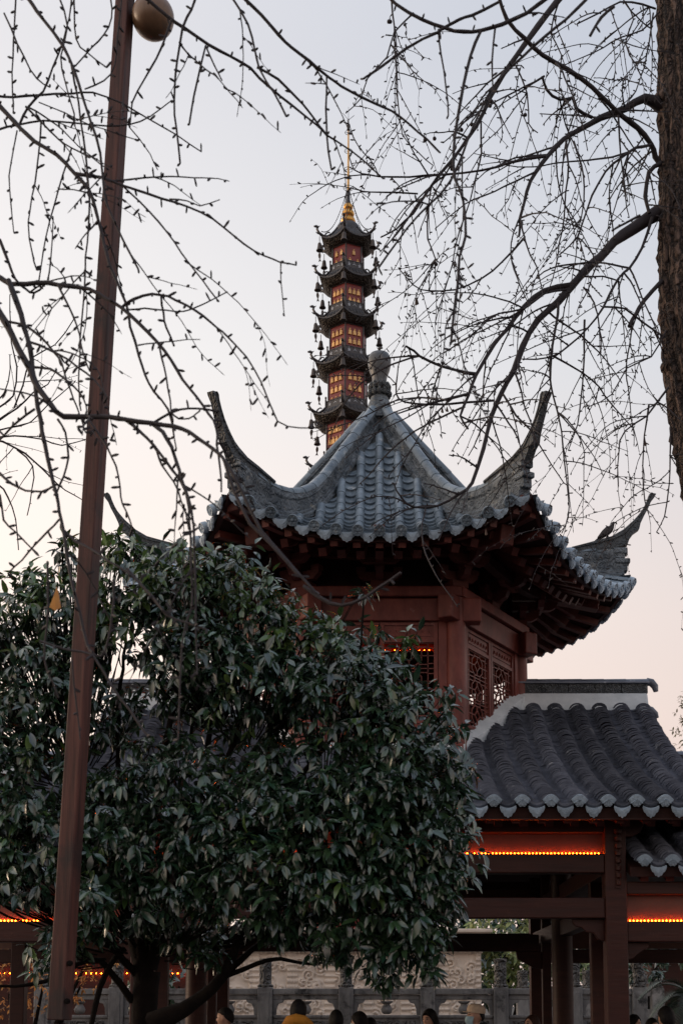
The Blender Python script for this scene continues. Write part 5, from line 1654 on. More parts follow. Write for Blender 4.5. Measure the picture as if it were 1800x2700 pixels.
YE = 7.6
ev = thing('evergreen_tree', (*at(385, 2690, YE).xy, 0), 'dense dark evergreen tree with glossy narrow leaves in front of the hall', 'tree')
rnd = random.Random(5)
clumps = [  # u, v, radius u, radius v, depth
    (60, 1640, 140, 130, 7.7), (-60, 1760, 160, 170, 7.7), (180, 1600, 120, 120, 7.5), (130, 1800, 150, 130, 7.3), (-40, 1980, 190, 170, 7.4), (80, 2060, 160, 140, 7.2),
    (350, 1540, 130, 110, 7.6), (470, 1560, 150, 125, 7.3), (590, 1540, 130, 100, 7.5), (680, 1640, 150, 115, 7.3), (810, 1710, 160, 100, 7.3), (940, 1735, 100, 85, 7.5),
    (330, 1690, 150, 110, 7.5), (520, 1720, 160, 110, 7.1), (700, 1790, 180, 110, 7.1), (880, 1810, 170, 120, 7.0), (1010, 1830, 125, 105, 7.2), (1100, 1900, 90, 90, 7.3),
    (1165, 1970, 65, 85, 7.4), (1040, 1950, 140, 120, 7.0), (1140, 2060, 100, 120, 7.2), (1000, 2080, 160, 110, 6.9), (830, 2020, 190, 100, 7.1), (1180, 2180, 90, 130, 7.1), (1060, 2210, 140, 120, 6.9),
    (900, 2180, 190, 110, 6.9), (700, 2130, 210, 100, 7.0), (1150, 2320, 100, 110, 7.0), (1020, 2350, 140, 110, 6.9), (850, 2320, 180, 100, 6.9), (1110, 2450, 90, 90, 7.0), (930, 2440, 130, 60, 7.0), (1040, 2490, 110, 60, 7.0), (1120, 2540, 40, 50, 7.0), (800, 2420, 130, 50, 7.1), (690, 2440, 90, 40, 7.2), (970, 2540, 40, 40, 7.1), (420, 2420, 120, 50, 7.3), (300, 2440, 60, 40, 7.2),
    (560, 2050, 160, 80, 7.2), (420, 2080, 170, 90, 7.1), (280, 2120, 150, 90, 7.2), (520, 2200, 190, 90, 7.0), (680, 2270, 190, 90, 6.9), (330, 2230, 190, 90, 7.0), (120, 2210, 180, 100, 7.0), (-30, 2220, 150, 110, 7.1),
    (480, 2330, 180, 80, 7.0), (640, 2390, 140, 60, 7.0), (-40, 2330, 90, 60, 7.0), (110, 2320, 130, 50, 6.9), (330, 2340, 120, 50, 7.0), (440, 1965, 120, 45, 7.4), (1010, 2560, 50, 40, 7.1), (880, 2500, 60, 40, 7.1), (770, 2470, 60, 35, 7.1), (500, 2460, 90, 40, 7.4), (220, 2460, 70, 50, 7.1), (240, 2380, 60, 60, 6.7), (390, 1860, 120, 60, 7.7), (560, 1850, 130, 60, 7.5), (230, 1920, 110, 80, 7.6), (700, 1910, 140, 60, 7.4),
    (170, 1450, 40, 60, 7.6), (80, 1530, 60, 40, 7.6), (955, 1560, 30, 28, 7.4), (1085, 1690, 30, 30, 7.3), (1180, 1810, 34, 30, 7.3), (320, 1450, 60, 50, 7.6), (430, 1460, 60, 40, 7.5), (590, 1450, 60, 30, 7.4), (130, 2500, 60, 60, 6.9), (560, 2520, 50, 40, 7.3)]
leaves, young = [], []
tips = []
for (u, v, ru, rv, Y) in clumps:
    c = at(u, v, Y)
    k = Y / F
    cnt = int(ru * rv / 178)
    for _ in range(cnt):
        d = Vector((rnd.gauss(0, 1), rnd.gauss(0, 1), rnd.gauss(0, 1))).normalized()
        if d.y > .55:
            d.y = -d.y
        r = rnd.uniform(.6, 1.04) if rnd.random() < .85 else rnd.uniform(1.02, 1.36)
        p = c + Vector((d.x * ru * k * r, d.y * (ru + rv) * .5 * k * r * .8, d.z * rv * k * r))
        out = norm(Vector((d.x, d.y * .9 - .25, d.z * .8 + .1)) + Vector((rnd.uniform(-.4, .4), rnd.uniform(-.4, .4), rnd.uniform(-.3, .4))))
        tips.append((p, out))
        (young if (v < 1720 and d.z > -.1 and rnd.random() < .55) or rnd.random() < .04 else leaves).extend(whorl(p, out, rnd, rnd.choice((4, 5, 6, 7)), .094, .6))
big = sorted(range(len(leaves)), key=lambda i: (leaves[i].translation.y - .5 * abs(leaves[i].col[2][1])))[:300]
bigset = set(big)
leaf_me = bpy.data.meshes.new('leaf'); leaf_me.from_pydata([tuple(p) for p in LV], [], LFc); leaf_me.materials.append(LEAF)
leaf_me.polygons.foreach_set('use_smooth', [True] * len(LFc)); leaf_me.update()
# trunk and stems first, leaves hang on the crown
stems = MB()
root = at(385, 2690, YE); root.z = 0
tk = MB()
fork = at(390, 2560, YE)
tk.tube(spline([root, root + Vector((0, 0, .8)), at(380, 2680, YE), fork], .2), .075, 10); tk.build('trunk', STEM, ev, smooth=60)
limb = [([(400, 2700), (520, 2640), (590, 2570), (640, 2460), (690, 2390), (720, 2280)], 7.5, 7.1, 44, 12), ([(600, 2560), (700, 2480), (800, 2430), (900, 2420)], 7.4, 7.1, 22, 8), ([(590, 2575), (680, 2540), (740, 2530), (830, 2545), (900, 2520)], 7.4, 7.2, 16, 6),
        ([(385, 2600), (370, 2400), (400, 2200), (430, 2000), (470, 1800), (480, 1650)], 7.6, 7.4, 42, 8), ([(390, 2550), (480, 2300), (560, 2100), (640, 1900), (700, 1750)], 7.6, 7.3, 38, 8), ([(380, 2550), (300, 2300), (230, 2080), (180, 1850), (170, 1600), (165, 1420)], 7.6, 7.6, 36, 5),
        ([(395, 2480), (560, 2250), (760, 2080), (900, 1900), (950, 1700), (958, 1560)], 7.5, 7.3, 34, 4), ([(395, 2450), (640, 2280), (880, 2180), (1050, 2060), (1120, 1900)], 7.5, 7.2, 30, 6), ([(370, 2580), (280, 2480), (180, 2400), (60, 2330)], 7.6, 7.1, 26, 6),
        ([(350, 2640), (290, 2560), (240, 2530), (120, 2590), (0, 2600)], 7.6, 7.2, 22, 8), ([(385, 2450), (340, 2200), (310, 1950), (330, 1700), (340, 1560)], 7.6, 7.6, 26, 6), ([(395, 2400), (520, 2100), (560, 1900), (590, 1700), (600, 1520)], 7.6, 7.4, 28, 6),
        ([(640, 2460), (760, 2380), (900, 2330), (1050, 2300)], 7.1, 7.0, 16, 6), ([(330, 2500), (280, 2560), (240, 2700), (235, 2760)], 7.5, 7.4, 18, 14), ([(390, 2500), (460, 2150), (500, 1950), (520, 1800)], 7.7, 7.7, 24, 8)]
for pts, ya, yb, w0, w1 in limb:
    n = len(pts); Wp = [at(u, v, ya + (yb - ya) * i / (n - 1)) for i, (u, v) in enumerate(pts)]
    mb = MB(); make_branch(mb, Wp, w0 * .5 / F * ya, w1 * .5 / F * yb, .08, 1, 0, rnd, wob=.006, n=7); mb.build('limb', STEM, ev, smooth=60)
axis = [at(380, 2450, 7.7), at(500, 2100, 7.6), at(650, 1900, 7.5), at(850, 2050, 7.5), at(200, 2000, 7.7)]
for i, (p, out) in enumerate(tips):
    if i % 2 == 0:
        a = min(axis, key=lambda q: (q - p).length)
        base = p.lerp(a, .45) + Vector((0, .05, -.12))
        mid = p.lerp(base, .5) + Vector((0, .02, -.03))
        stems.tube([p, mid, base], [.0025, .004, .006], 4)
stuff(stems.build('twigs', STEM, ev))
stuff(leaf_cloud('foliage', [L for i, L in enumerate(leaves) if i not in bigset], LEAF, ev))
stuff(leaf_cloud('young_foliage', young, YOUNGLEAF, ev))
for i in big:
    link('leaf', leaf_me, ev, leaves[i])


# ------------------------------------------------------------------ background plants
def bush(name, label, cat, spots, mat, L_, dens, seed, group=None, trunk=None):
    rb_ = random.Random(seed)
    c0 = spots[0]
    o = thing(name, (c0[0].x, c0[0].y, 0.9 if 22 < c0[0].y < 42 and c0[0].z < 6 else 0), label, cat, group)
    res = []
    for c, rx, rz in spots:
        for _ in range(int(dens * rx * rz)):
            d = Vector((rb_.gauss(0, 1), rb_.gauss(0, 1), rb_.gauss(0, 1))).normalized()
            if d.y > .3:
                d.y = -d.y
            p = c + Vector((d.x * rx, d.y * rx * .7, d.z * rz)) * rb_.uniform(.6, 1.05)
            res += whorl(p, norm(d + Vector((0, -.4, .2))), rb_, rb_.choice((4, 5, 6)), L_, .3)
    stuff(leaf_cloud('foliage', res, mat, o))
    st = MB()
    base = Vector((c0[0].x, c0[0].y + .1, o.location.z))
    for c, rx, rz in spots:
        st.tube([base, base.lerp(c, .5) + Vector((0, .05, .1)), c + Vector((0, .1, 0))], [.06, .045, .02], 6)
    st.build('stem', STEM, o)
    return o


A3 = lambda u, v, Y: at(u, v, Y)
bush('shrub', 'sunlit yellow green shrub seen between the carved base and the dark pillars', 'shrub', [(A3(1340, 2520, 27), .6, .55), (A3(1395, 2560, 27), .55, .5), (A3(1300, 2590, 27), .5, .4), (A3(1330, 2440, 27.5), .8, .3), (A3(1500, 2570, 27.3), .5, .4)], LEAFBACK, .2, 190, 41)
bush('shrub', 'dark green shrub beside the right gallery beyond the lion post', 'shrub', [(A3(1690, 2545, 25), .5, .35), (A3(1740, 2500, 26), .6, .4), (A3(1660, 2500, 26), .5, .3)], LEAF, .2, 160, 42)
bush('shrub', 'golden leaved shrub in the lower left corner behind the post', 'shrub', [(A3(60, 2530, 20), .5, .45), (A3(110, 2600, 20), .45, .5), (A3(20, 2620, 20), .4, .4), (A3(230, 2530, 20.5), .5, .35), (A3(210, 2600, 20.5), .4, .3)], LEAFGOLD, .09, 150, 43)
for i, (u, Y, w, lab) in enumerate(((-150, 36, 3.2, 'far left'), (240, 38, 3, 'left'), (470, 37, 2.6, 'mid left'), (760, 40, 2.6, 'directly left'), (1010, 41, 2.6, 'middle'), (1220, 40, 2.4, 'directly right'), (1420, 40, 3.0, 'mid right'), (1700, 39, 3.2, 'right'), (1960, 37, 3.2, 'far right'))):
    bush('broadleaf_tree', 'broadleaf tree behind the terrace, %s of its row' % lab, 'tree', [(A3(u, 2560, Y), w, 1.2), (A3(u + 60, 2450, Y + 1), w * .8, 1.0), (A3(u - 80, 2480, Y + 1), w * .7, 1.0)], LEAF, .38, 40, 60 + i, 'trees behind the terrace')
bush('autumn_tree', 'far tree with sparse ochre leaves at the right edge beyond the gallery roof', 'tree', [(A3(1812, 1890, 45), .55, 1.0), (A3(1830, 1985, 45), 1.1, .4), (A3(1860, 1950, 45), 1.2, 1.2)], LEAFFAR, .16, 70, 71)
bush('autumn_tree', 'far yellow green tree glimpsed through gaps left of the post', 'tree', [(A3(90, 1960, 45), 1.2, .5), (A3(-10, 1990, 45), 1.6, .6), (A3(170, 1990, 45), .8, .4)], LEAFFAR, .16, 70, 72)
bush('evergreen_bush', 'dark bush of narrow leaves low on the terrace left of the carved base', 'shrub', [(A3(470, 2600, 25), .6, .4), (A3(400, 2620, 25), .6, .4)], LEAF, .2, 120, 73)

# cycad palm at the right edge
YQ = 19.0
palm = thing('cycad_palm', (*at(1830, 2650, YQ).xy, 0), 'arching feathery palm fronds at the lower right edge', 'palm')
st = MB(); c = at(1835, 2640, YQ); st.tube([(c.x, c.y, 0), (c.x, c.y, c.z - .1)], [.2, .17], 12); st.build('stem', BARK, palm, smooth=60)
rq = random.Random(9)
for i in range(26):
    th = 2 * PI * i / 26 + rq.uniform(-.2, .2); L_ = rq.uniform(.75, 1.1); el = rq.uniform(.2, 1.0)
    d = Vector((math.cos(th), math.sin(th), 0)); pts = []
    for j in range(9):
        t = j / 8
        pts.append(c + d * (L_ * t) + Vector((0, 0, L_ * (el * 1.3 * t - 1.15 * t * t))))
    mb = MB(); mb.tube(pts, [.012 * (1 - .8 * j / 8) for j in range(9)], 4)
    sd = Vector((-d.y, d.x, 0))
    fine = spline(pts, .03)
    for j in range(2, len(fine)):
        t = j / len(fine); ln = .2 * math.sin(PI * min(1, t * .9 + .1)) + .03
        tn = norm(fine[j] - fine[j - 1])
        for s in (-1, 1):
            e = fine[j] + norm(sd * s + tn * .7 + Vector((0, 0, .25 - .3 * t))) * ln
            w = tn * .016
            mb.add([fine[j] - w, fine[j] + w, e], [(0, 1, 2)])
    mb.build('frond', PALM, palm)
# ------------------------------------------------------------------ dove on the right-hand horn
bd_base = Vector((xat(1600, 1400, YC), YC, 0))
RID = 7.19
dv = thing('dove', (bd_base.x, YC, RID), 'dark dove perched on the right upturned roof ridge', 'bird')


def loft(mb, secs, n=14, mi=0):
    """sections: centre, half-width (y), half-height, tangent angle in the xz plane"""
    rs = []
    for (x, z, wy, h, ang) in secs:
        nx, nz = -math.sin(ang), math.cos(ang)
        rs.append([Vector((x + nx * h * math.sin(t), wy * math.cos(t), z + nz * h * math.sin(t))) for t in [2 * PI * k / n for k in range(n)]])
    return mb.rings(rs, True, True, mi)


b = MB()
loft(b, [(-.155, -.035, .012, .003, .6), (-.11, .0, .022, .008, .65), (-.07, .03, .036, .022, .7), (-.035, .06, .05, .042, .6), (.0, .088, .056, .05, .55), (.03, .112, .05, .045, .75), (.05, .135, .034, .032, 1.1), (.06, .155, .024, .024, 1.3), (.066, .175, .024, .024, 1.0), (.078, .19, .02, .018, .5), (.093, .192, .01, .01, 0), (.099, .192, .002, .002, 0)])
for v_ in range(len(b.v)):
    x, y, z = b.v[v_]; b.v[v_] = (x + bd_base.x, y + YC, z + RID)
b.build('body', BIRDM, dv, smooth=80)
for s in (-1, 1):
    w = MB(); loft(w, [(.035, .11, .004, .02, .6), (.0, .09, .008, .04, .6), (-.05, .05, .008, .034, .65), (-.1, .01, .005, .016, .65), (-.13, -.012, .002, .004, .65)], 8)
    w.v = [(x + bd_base.x, y + YC + s * .05, z + RID) for x, y, z in w.v]; w.build('wing', BIRDM, dv, smooth=80)
    w = MB(); w.tube([(bd_base.x + .0, YC + s * .02, RID + .05), (bd_base.x + .005, YC + s * .022, RID + .005)], .006, 6)
    for a in (-.5, 0, .5, PI):
        w.tube([(bd_base.x + .005, YC + s * .022, RID + .006), (bd_base.x + .005 + .028 * math.cos(a), YC + s * .022 + .02 * math.sin(a), RID + .003)], .004, 5)
    w.build('leg', BIRDM, dv)
w = MB(); w.lathe([(.006, 0), (.005, .008), (0, .02)], 6, frame(Vector((bd_base.x + .095, YC, RID + .191)), Vector((0, 1, 0)), Vector((0, 0, 1)), Vector((1, 0, -.2)))); w.build('beak', STEM, dv)

# ------------------------------------------------------------------ people
SKIN = material('skin', (0.5, 0.29, 0.2), (0.44, 0.24, 0.17), rough=0.55, scale=20, bump=0.05)
HAIR = material('black_hair', (0.012, 0.01, 0.01), (0.006, 0.005, 0.005), rough=0.6, scale=60, stretch=(1, 1, .15), bump=0.8, bump_scale=120, spec=0.15)
HAIRB = material('brown_hair', (0.05, 0.022, 0.014), (0.025, 0.012, 0.009), rough=0.6, scale=60, stretch=(1, 1, .15), bump=0.8, bump_scale=120, spec=0.15)
EYEM = material('dark_eye', (0.01, 0.01, 0.01), rough=0.3, bump=0)
LIP = material('lips', (0.35, 0.1, 0.09), rough=0.5, bump=0)


def cloth(name, c):
    return material(name, c, tuple(x * .7 for x in c), rough=0.85, scale=14, bump=0.4, bump_scale=60)


CLOTH = {'blue': cloth('navy_cloth', (0.02, 0.035, 0.08)), 'yellow': cloth('mustard_cloth', (0.5, 0.2, 0.015)), 'black': cloth('black_cloth', (0.014, 0.014, 0.016)), 'grey': cloth('grey_cloth', (0.08, 0.09, 0.11)), 'white': cloth('white_cloth', (0.6, 0.58, 0.56)),
         'trousers': cloth('dark_trousers', (0.02, 0.02, 0.025)), 'cap': cloth('beige_cap', (0.72, 0.55, 0.4)), 'mask': cloth('pale_blue_mask', (0.4, 0.58, 0.66)), 'shoe': cloth('shoe_leather', (0.02, 0.018, 0.016))}


def skinned(name, verts, edges, radii, root=0):
    """grow a surface over connected joints and return its final mesh"""
    me = bpy.data.meshes.new(name); me.from_pydata([tuple(v) for v in verts], edges, [])
    o = bpy.data.objects.new(name, me); COL.objects.link(o)
    o.modifiers.new('skin', 'SKIN')
    for i, r in enumerate(radii):
        me.skin_vertices[0].data[i].radius = (r, r) if not hasattr(r, '__len__') else r
        me.skin_vertices[0].data[i].use_root = (i == root)
    s = o.modifiers.new('sub', 'SUBSURF'); s.levels = 2; s.render_levels = 2
    dg = bpy.context.evaluated_depsgraph_get(); dg.update()
    out = bpy.data.meshes.new_from_object(o.evaluated_get(dg))
    bpy.data.objects.remove(o)
    out.polygons.foreach_set('use_smooth', [True] * len(out.polygons))
    return out


def head_mb():
    """head 0.23 m tall, facing -y, chin at z = 0"""
    mb = MB(); NU, NV = 32, 24; rs = []
    for j in range(1, NV):
        th = PI * j / NV; ring = []
        for i in range(NU):
            ph = 2 * PI * i / NU
            x, y, z = math.sin(th) * math.sin(ph), -math.sin(th) * math.cos(ph), -math.cos(th)
            X, Y, Z = x * .076, y * .098, z * .116
            if z < 0:
                t = -z
                X *= 1 - .32 * t ** 1.5; Y = Y * (1 - .12 * t) - .012 * t
                if y > 0:
                    Y *= 1 - .3 * t
            if y < 0:                                # the face
                fx = X / .076; g = lambda cx, cz, sx, sz: math.exp(-((fx - cx) / sx) ** 2 - ((z - cz) / sz) ** 2)
                Y *= 1 - .1 * (1 - abs(fx)) * (1 if abs(z) < .8 else 0)
                Y += -.021 * g(0, -.22, .13, .14) - .012 * g(0, -.02, .1, .2) + .010 * g(.4, .02, .2, .1) + .010 * g(-.4, .02, .2, .1)
                Y += -.006 * g(0, .2, .6, .1) - .007 * g(0, -.52, .28, .06) - .006 * g(0, -.62, .25, .05) - .01 * g(0, -.88, .3, .14)
            ring.append(Vector((X, Y, Z + .116)))
        rs.append(ring)
    mb.rings(rs)
    for s in (-1, 1):                                 # ears
        for k, (r, dx) in enumerate(((1, 0), (.6, .004))):
            mb.lathe([(0, -.004), (.016 * r, -.004), (.021 * r, .003), (.014 * r, .007), (0, .004)], 10, frame(Vector((s * (.073 + dx), .008, .115)), Vector((0, 1, 0)), Vector((0, 0, 1.45)), Vector((s, -.25, 0))))
    mb.tube([(0, .018, -.09), (0, .012, -.03), (0, .004, .05)], [.06, .052, .05], 14)
    return mb


HEADME = head_mb().mesh('body', SKIN, 80)


def hair_mb(style):
    mb = MB(); NU, NV = 36, 16; rs = []
    for j in range(NV + 1):
        f = j / NV; ring = []
        for i in range(NU):
            ph = 2 * PI * i / NU
            front = math.cos(ph)                     # +1 at the face
            low = {'short': .42 - 1.15 * max(0, -front) ** .6 - .25 * (1 - abs(front)) + .12 * max(0, front), 'bald': .45 - .95 * max(0, -front) ** .7 - .1 * (1 - abs(front)), 'bob': -.35 + 1.0 * max(0, front) ** 1.2, 'long': -.5 + 1.1 * max(0, front) ** 1.4}[style]
            th_end = math.acos(max(-.95, min(.95, low)))
            th = f * th_end + .001
            x, y, z = math.sin(th) * math.sin(ph), -math.sin(th) * math.cos(ph), math.cos(th)
            k = (1.13 if style != 'bald' else 1.03) + (.03 * math.sin(i * 5.3) * math.sin(th) if style != 'bald' else 0)
            ring.append(Vector((x * .078 * k, y * .1 * k + .004, z * .119 * k + .118)))
        rs.append(ring)
    mb.rings(rs, True, True)
    if style == 'long':
        for i in range(15):
            a = PI * (.0 + i / 14)
            x0, y0 = math.cos(a) * .072, math.sin(a) * .075 + .012
            mb.tube([(x0 * .9, y0, .17), (x0 * 1.12, y0 + .012, .08), (x0 * 1.12, y0 + .02, -.04), (x0 * 1.05, y0 + .02, -.17), (x0, y0 + .015, -.24)], [.02, .026, .026, .022, .008], 7)
    return mb


HAIRS = {s: hair_mb(s) for s in ('short', 'bald', 'bob', 'long')}
# joints of a standing figure 1.5 m up to the chin, facing -y
UP = [(0, .01, .93), (0, .02, 1.1), (0, .02, 1.28), (0, .025, 1.38), (0, .02, 1.44),
      (-.13, .025, 1.385), (-.19, .03, 1.33), (-.225, .04, 1.08), (-.235, -.03, .86), (.13, .025, 1.385), (.19, .03, 1.33), (.225, .04, 1.08), (.235, -.03, .86)]
UPE = [(0, 1), (1, 2), (2, 3), (3, 4), (3, 5), (5, 6), (6, 7), (7, 8), (3, 9), (9, 10), (10, 11), (11, 12)]
UPR = [(.17, .12), (.165, .12), (.185, .125), (.15, .1), (.075, .07), (.085, .08), (.075, .075), (.062, .062), (.05, .05), (.085, .08), (.075, .075), (.062, .062), (.05, .05)]
JACKET = skinned('jacket', UP, UPE, UPR, 0)
LO = [(0, .01, .95), (-.09, .01, .86), (-.1, .0, .48), (-.1, .02, .1), (.09, .01, .86), (.1, .0, .48), (.1, .02, .1)]
TROUS = skinned('trousers', LO, [(0, 1), (1, 2), (2, 3), (0, 4), (4, 5), (5, 6)], [(.16, .11), (.1, .1), (.072, .075), (.055, .06), (.1, .1), (.072, .075), (.055, .06)], 0)
# the body under the clothes: torso, arms, five-fingered hands and legs on one skeleton, fused with the sculpted head
BV = [Vector(v) for v in UP]; BE = list(UPE); BR_ = [tuple(x * .86 for x in r) for r in UPR]
o = len(BV); BV += [Vector(v) for v in LO[1:]]; BE += [(0, o), (o, o + 1), (o + 1, o + 2), (0, o + 3), (o + 3, o + 4), (o + 4, o + 5)]; BR_ += [(.086, .086), (.062, .064), (.045, .05)] * 2
for s, wr in ((-1, 8), (1, 12)):
    c = Vector((s * .236, -.04, .83)); o = len(BV)
    BV += [c + Vector((0, 0, -.03)), c + Vector((0, -.008, -.07))]; BE += [(wr, o), (o, o + 1)]; BR_ += [(.028, .03), (.034, .026)]
    for f in range(4):
        q = len(BV); y0 = -.036 + .022 * f; ln = (.06, .075, .07, .052)[f]
        BV += [c + Vector((0, y0 - .008, -.1)), c + Vector((-s * .006, y0 - .012, -.1 - ln * .5)), c + Vector((-s * .02, y0 - .012, -.1 - ln))]
        BE += [(o + 1, q), (q, q + 1), (q + 1, q + 2)]; BR_ += [(.009, .009), (.0088, .0088), (.008, .008)]
    q = len(BV); BV += [c + Vector((-s * .01, -.045, -.05)), c + Vector((-s * .018, -.06, -.085))]; BE += [(o, q), (q, q + 1)]; BR_ += [(.011, .011), (.009, .009)]
TORSO = skinned('torso', BV, BE, BR_, 0)


def fused(lean):
    Mh = Matrix.Translation((0, -.01, 1.515)) @ Matrix.Rotation(lean, 4, 'X')
    v = [tuple(p.co) for p in TORSO.vertices]; f = [tuple(p.vertices) for p in TORSO.polygons]; n = len(v)
    v += [tuple(Mh @ p.co) for p in HEADME.vertices]; f += [tuple(i + n for i in p.vertices) for p in HEADME.polygons]
    me = bpy.data.meshes.new('body'); me.from_pydata(v, [], f)
    o = bpy.data.objects.new('body', me); COL.objects.link(o)
    r = o.modifiers.new('remesh', 'REMESH'); r.mode = 'VOXEL'; r.voxel_size = .0075; r.use_smooth_shade = True
    dg = bpy.context.evaluated_depsgraph_get(); dg.update()
    out = bpy.data.meshes.new_from_object(o.evaluated_get(dg)); bpy.data.objects.remove(o)
    out.materials.clear(); out.materials.append(SKIN)
    return out


BODIES = {}


def person(u, vtop, Y, face, hair, top, label, extra=None, hairmat=None, lean=0.0):
    """face: angle the person looks to, 0 = towards the camera, +90 deg = to the right of the picture"""
    p = at(u, vtop, Y); ztop = p.z
    k = ztop / 1.755
    pr = thing('person', (p.x, Y, 0), label, 'person', 'visitors behind the hall')
    M = Matrix.Translation((p.x, Y, 0)) @ Matrix.Rotation(face, 4, 'Z') @ Matrix.Scale(k, 4)
    Mh = M @ Matrix.Translation((0, -.01, 1.515)) @ Matrix.Rotation(lean, 4, 'X')
    def ob(name, me, MM, mat=None):
        o = link(name, me, pr, MM)
        if mat:
            o.material_slots[0].link = 'OBJECT'; o.material_slots[0].material = mat
        return o
    if lean not in BODIES:
        BODIES[lean] = fused(lean)
    link('body', BODIES[lean], pr, M)
    for me, nm, mt in ((JACKET, 'jacket', top), (TROUS, 'trousers', CLOTH['trousers'])):
        m2 = me.copy(); m2.materials.clear(); m2.materials.append(mt); link(nm, m2, pr, M)
    hm = hairmat or HAIR
    link('hair', HAIRS[hair].mesh('hair', hm, 60), pr, Mh)
    for s in (-1, 1):
        e = MB(); e.lathe([(0, -.004), (.013, -.002), (.013, .002), (0, .005)], 10, frame(Vector((s * .031, -.086, .119)), Vector((1, 0, 0)), Vector((0, 0, .55)), Vector((0, -1, 0)))); e.v = [tuple(Mh @ Vector(v)) for v in e.v]; e.build('eye', EYEM, pr, smooth=60)
        e = MB(); e.tube([(s * .015, -.0955, .136), (s * .032, -.094, .141), (s * .05, -.084, .137)], [.003, .0035, .002], 5); e.v = [tuple(Mh @ Vector(v)) for v in e.v]; e.build('eyebrow', hm, pr)
        e = MB(); e.box((s * .1, -.04, .04), (.1, .26, .08)); e.v = [tuple(M @ Vector(v)) for v in e.v]; e.build('shoe', CLOTH['shoe'], pr, bevel=.03)
    e = MB(); e.tube([(-.024, -.094, .05), (0, -.104, .052), (.024, -.094, .05)], [.003, .007, .003], 6); e.v = [tuple(Mh @ Vector(v)) for v in e.v]; e.build('mouth', LIP, pr, smooth=60)
    # collar
    e = MB(); e.rings([[Vector((r * math.cos(t), r * .9 * math.sin(t) + .015, z)) for t in np.linspace(0, 2 * PI, 20, endpoint=False)] for r, z in ((.085, 1.4), (.075, 1.47), (.068, 1.475), (.07, 1.41))], True, False); e.v = [tuple(M @ Vector(v)) for v in e.v]; e.build('collar', top, pr, smooth=60)
    if extra in ('mask', 'capmask'):
        e = MB(); rs = []
        for z, r in ((.1, 1.0), (.085, 1.12), (.06, 1.16), (.03, 1.1), (.008, .95)):
            rs.append([Vector((math.sin(t) * .073 * (1 if z > .05 else .85), -math.cos(t) * .1 * r - (.006 if abs(t) < .6 else 0), z)) for t in np.linspace(-1.15, 1.15, 11)])
        e.rings(rs, False, False); e.v = [tuple(Mh @ Vector(v)) for v in e.v]; e.build('face_mask', CLOTH['mask'], pr, smooth=60)
    if extra == 'capmask':
        e = MB(); e.lathe([(.09, .145), (.094, .17), (.09, .205), (.07, .235), (.03, .25), (0, .252)], 20, Matrix.Diagonal((.95, 1.18, 1, 1)))
        rs = []
        for t in np.linspace(-1.0, 1.0, 9):
            x = math.sin(t) * .08
            rs.append([Vector((x, -.085 * math.cos(t), .152)), Vector((x * 1.05, -.085 * math.cos(t) - .075 * math.cos(t * 1.3), .14)), Vector((x * 1.05, -.085 * math.cos(t) - .075 * math.cos(t * 1.3), .146)), Vector((x, -.085 * math.cos(t), .16))])
        e.rings(rs); e.v = [tuple(Mh @ Vector(v)) for v in e.v]; e.build('cap', CLOTH['cap'], pr, smooth=50)
        e = MB(); e.tube([Mh @ Vector(v) for v in ((-.12, .03, -.06), (-.08, .1, -.01), (0, .12, .01), (.08, .1, -.01), (.12, .03, -.06))], .045, 8); e.build('hood', top, pr, smooth=60)
    if extra == 'hood':
        e = MB(); e.tube([M @ Vector(v) for v in ((-.1, -.06, 1.46), (-.115, .03, 1.5), (-.07, .1, 1.54), (0, .125, 1.555), (.07, .1, 1.54), (.115, .03, 1.5), (.1, -.06, 1.46))], [.03, .05, .058, .06, .058, .05, .03], 10); e.build('hood', top, pr, smooth=60)
    return pr


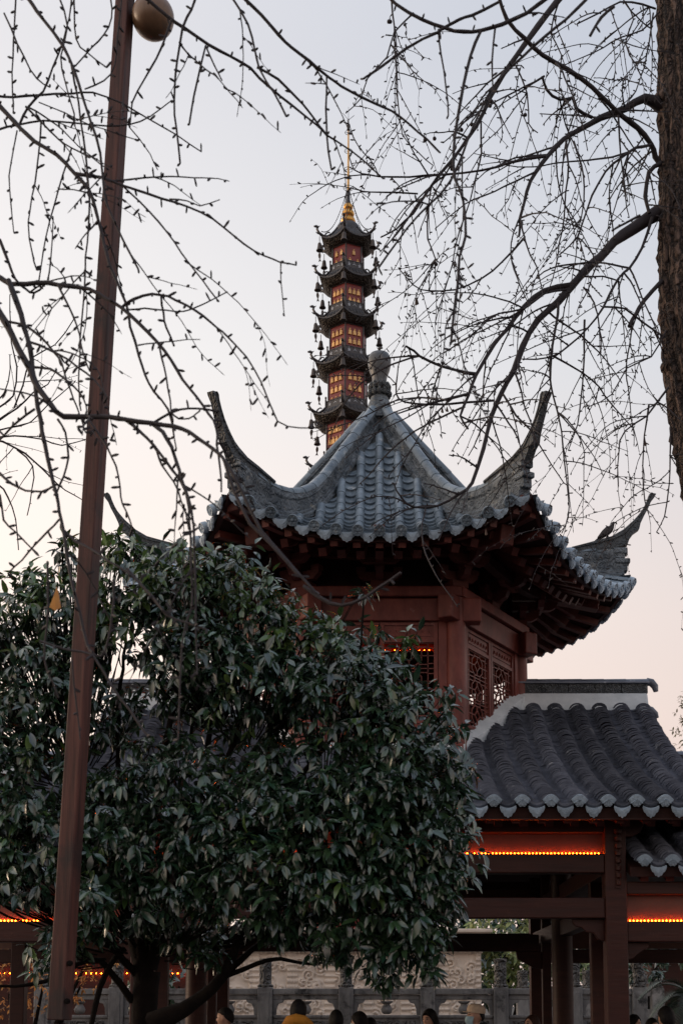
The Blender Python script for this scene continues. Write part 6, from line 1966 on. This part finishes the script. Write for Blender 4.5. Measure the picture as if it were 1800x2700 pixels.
D = math.radians
person(596, 2655, 13.2, D(-105), 'bald', CLOTH['blue'], 'man with close cropped hair in blue jacket facing left, by the slanting limb')
person(787, 2637, 12.6, D(172), 'short', CLOTH['yellow'], 'person in mustard yellow jacket with short black hair seen from behind', 'hood')
person(886, 2664, 13.4, D(190), 'bob', CLOTH['black'], 'black haired person seen from behind, right of the yellow jacket')
person(948, 2668, 13.8, D(-110), 'bob', CLOTH['black'], 'person with black bob and pale face mask turned left', 'mask')
person(975, 2684, 15.0, D(150), 'short', CLOTH['grey'], 'dark haired head lowest in the group, half hidden behind the masked bob')
person(1133, 2661, 14.2, D(-40), 'long', CLOTH['white'], 'woman with long straight black hair facing left in a pale top')
person(1252, 2649, 13.6, D(-75), 'bald', CLOTH['black'], 'man in beige cap and pale blue face mask with dark hooded jacket', 'capmask', lean=-.12)
person(1396, 2676, 13.6, D(-60), 'bob', CLOTH['black'], 'brown haired woman looking down beside the dark pillars', hairmat=HAIRB, lean=-.3)
person(1668, 2676, 15.2, D(60), 'bob', CLOTH['grey'], 'dark haired person just right of the orange lit pillar')
person(1716, 2685, 15.6, D(40), 'short', CLOTH['black'], 'small face between two dark heads in the lower right corner')
person(1755, 2655, 12.6, D(200), 'short', CLOTH['black'], 'dark haired man seen from behind in front of the palm, lower right')

# small glowing lights of a further building at the right
far = thing('far_building', (8.2, 31, .9), 'far low dark building with a row of orange lights at the lower right', 'building')
b = MB(); b.box((9.5, 32, 1.9), (6, 2, 2.0)); b.build('wall', DARKWOOD, far)
b = MB(); b.box((9.5, 31.6, 3.0), (6.6, 3.4, .25)); b.build('roof', DARKTILE, far, bevel=.05)
led_strip(far, (7.6, 30.9, 2.35), (9.5, 30.9, 2.35), gap=.12, r=.011)
far = thing('far_building', (-8.2, 31, .9), 'far low red building with orange lights behind the golden shrub at the lower left', 'building')
b = MB(); b.box((-8.2, 32, 1.9), (8.5, 2, 2.0)); b.build('wall', DARKWOOD, far)
b = MB(); b.box((-8.2, 31.6, 3.0), (9.2, 3.4, .25)); b.build('roof', DARKTILE, far, bevel=.05)
led_strip(far, (-11, 30.9, 2.35), (-4.2, 30.9, 2.35), gap=.12, r=.011)
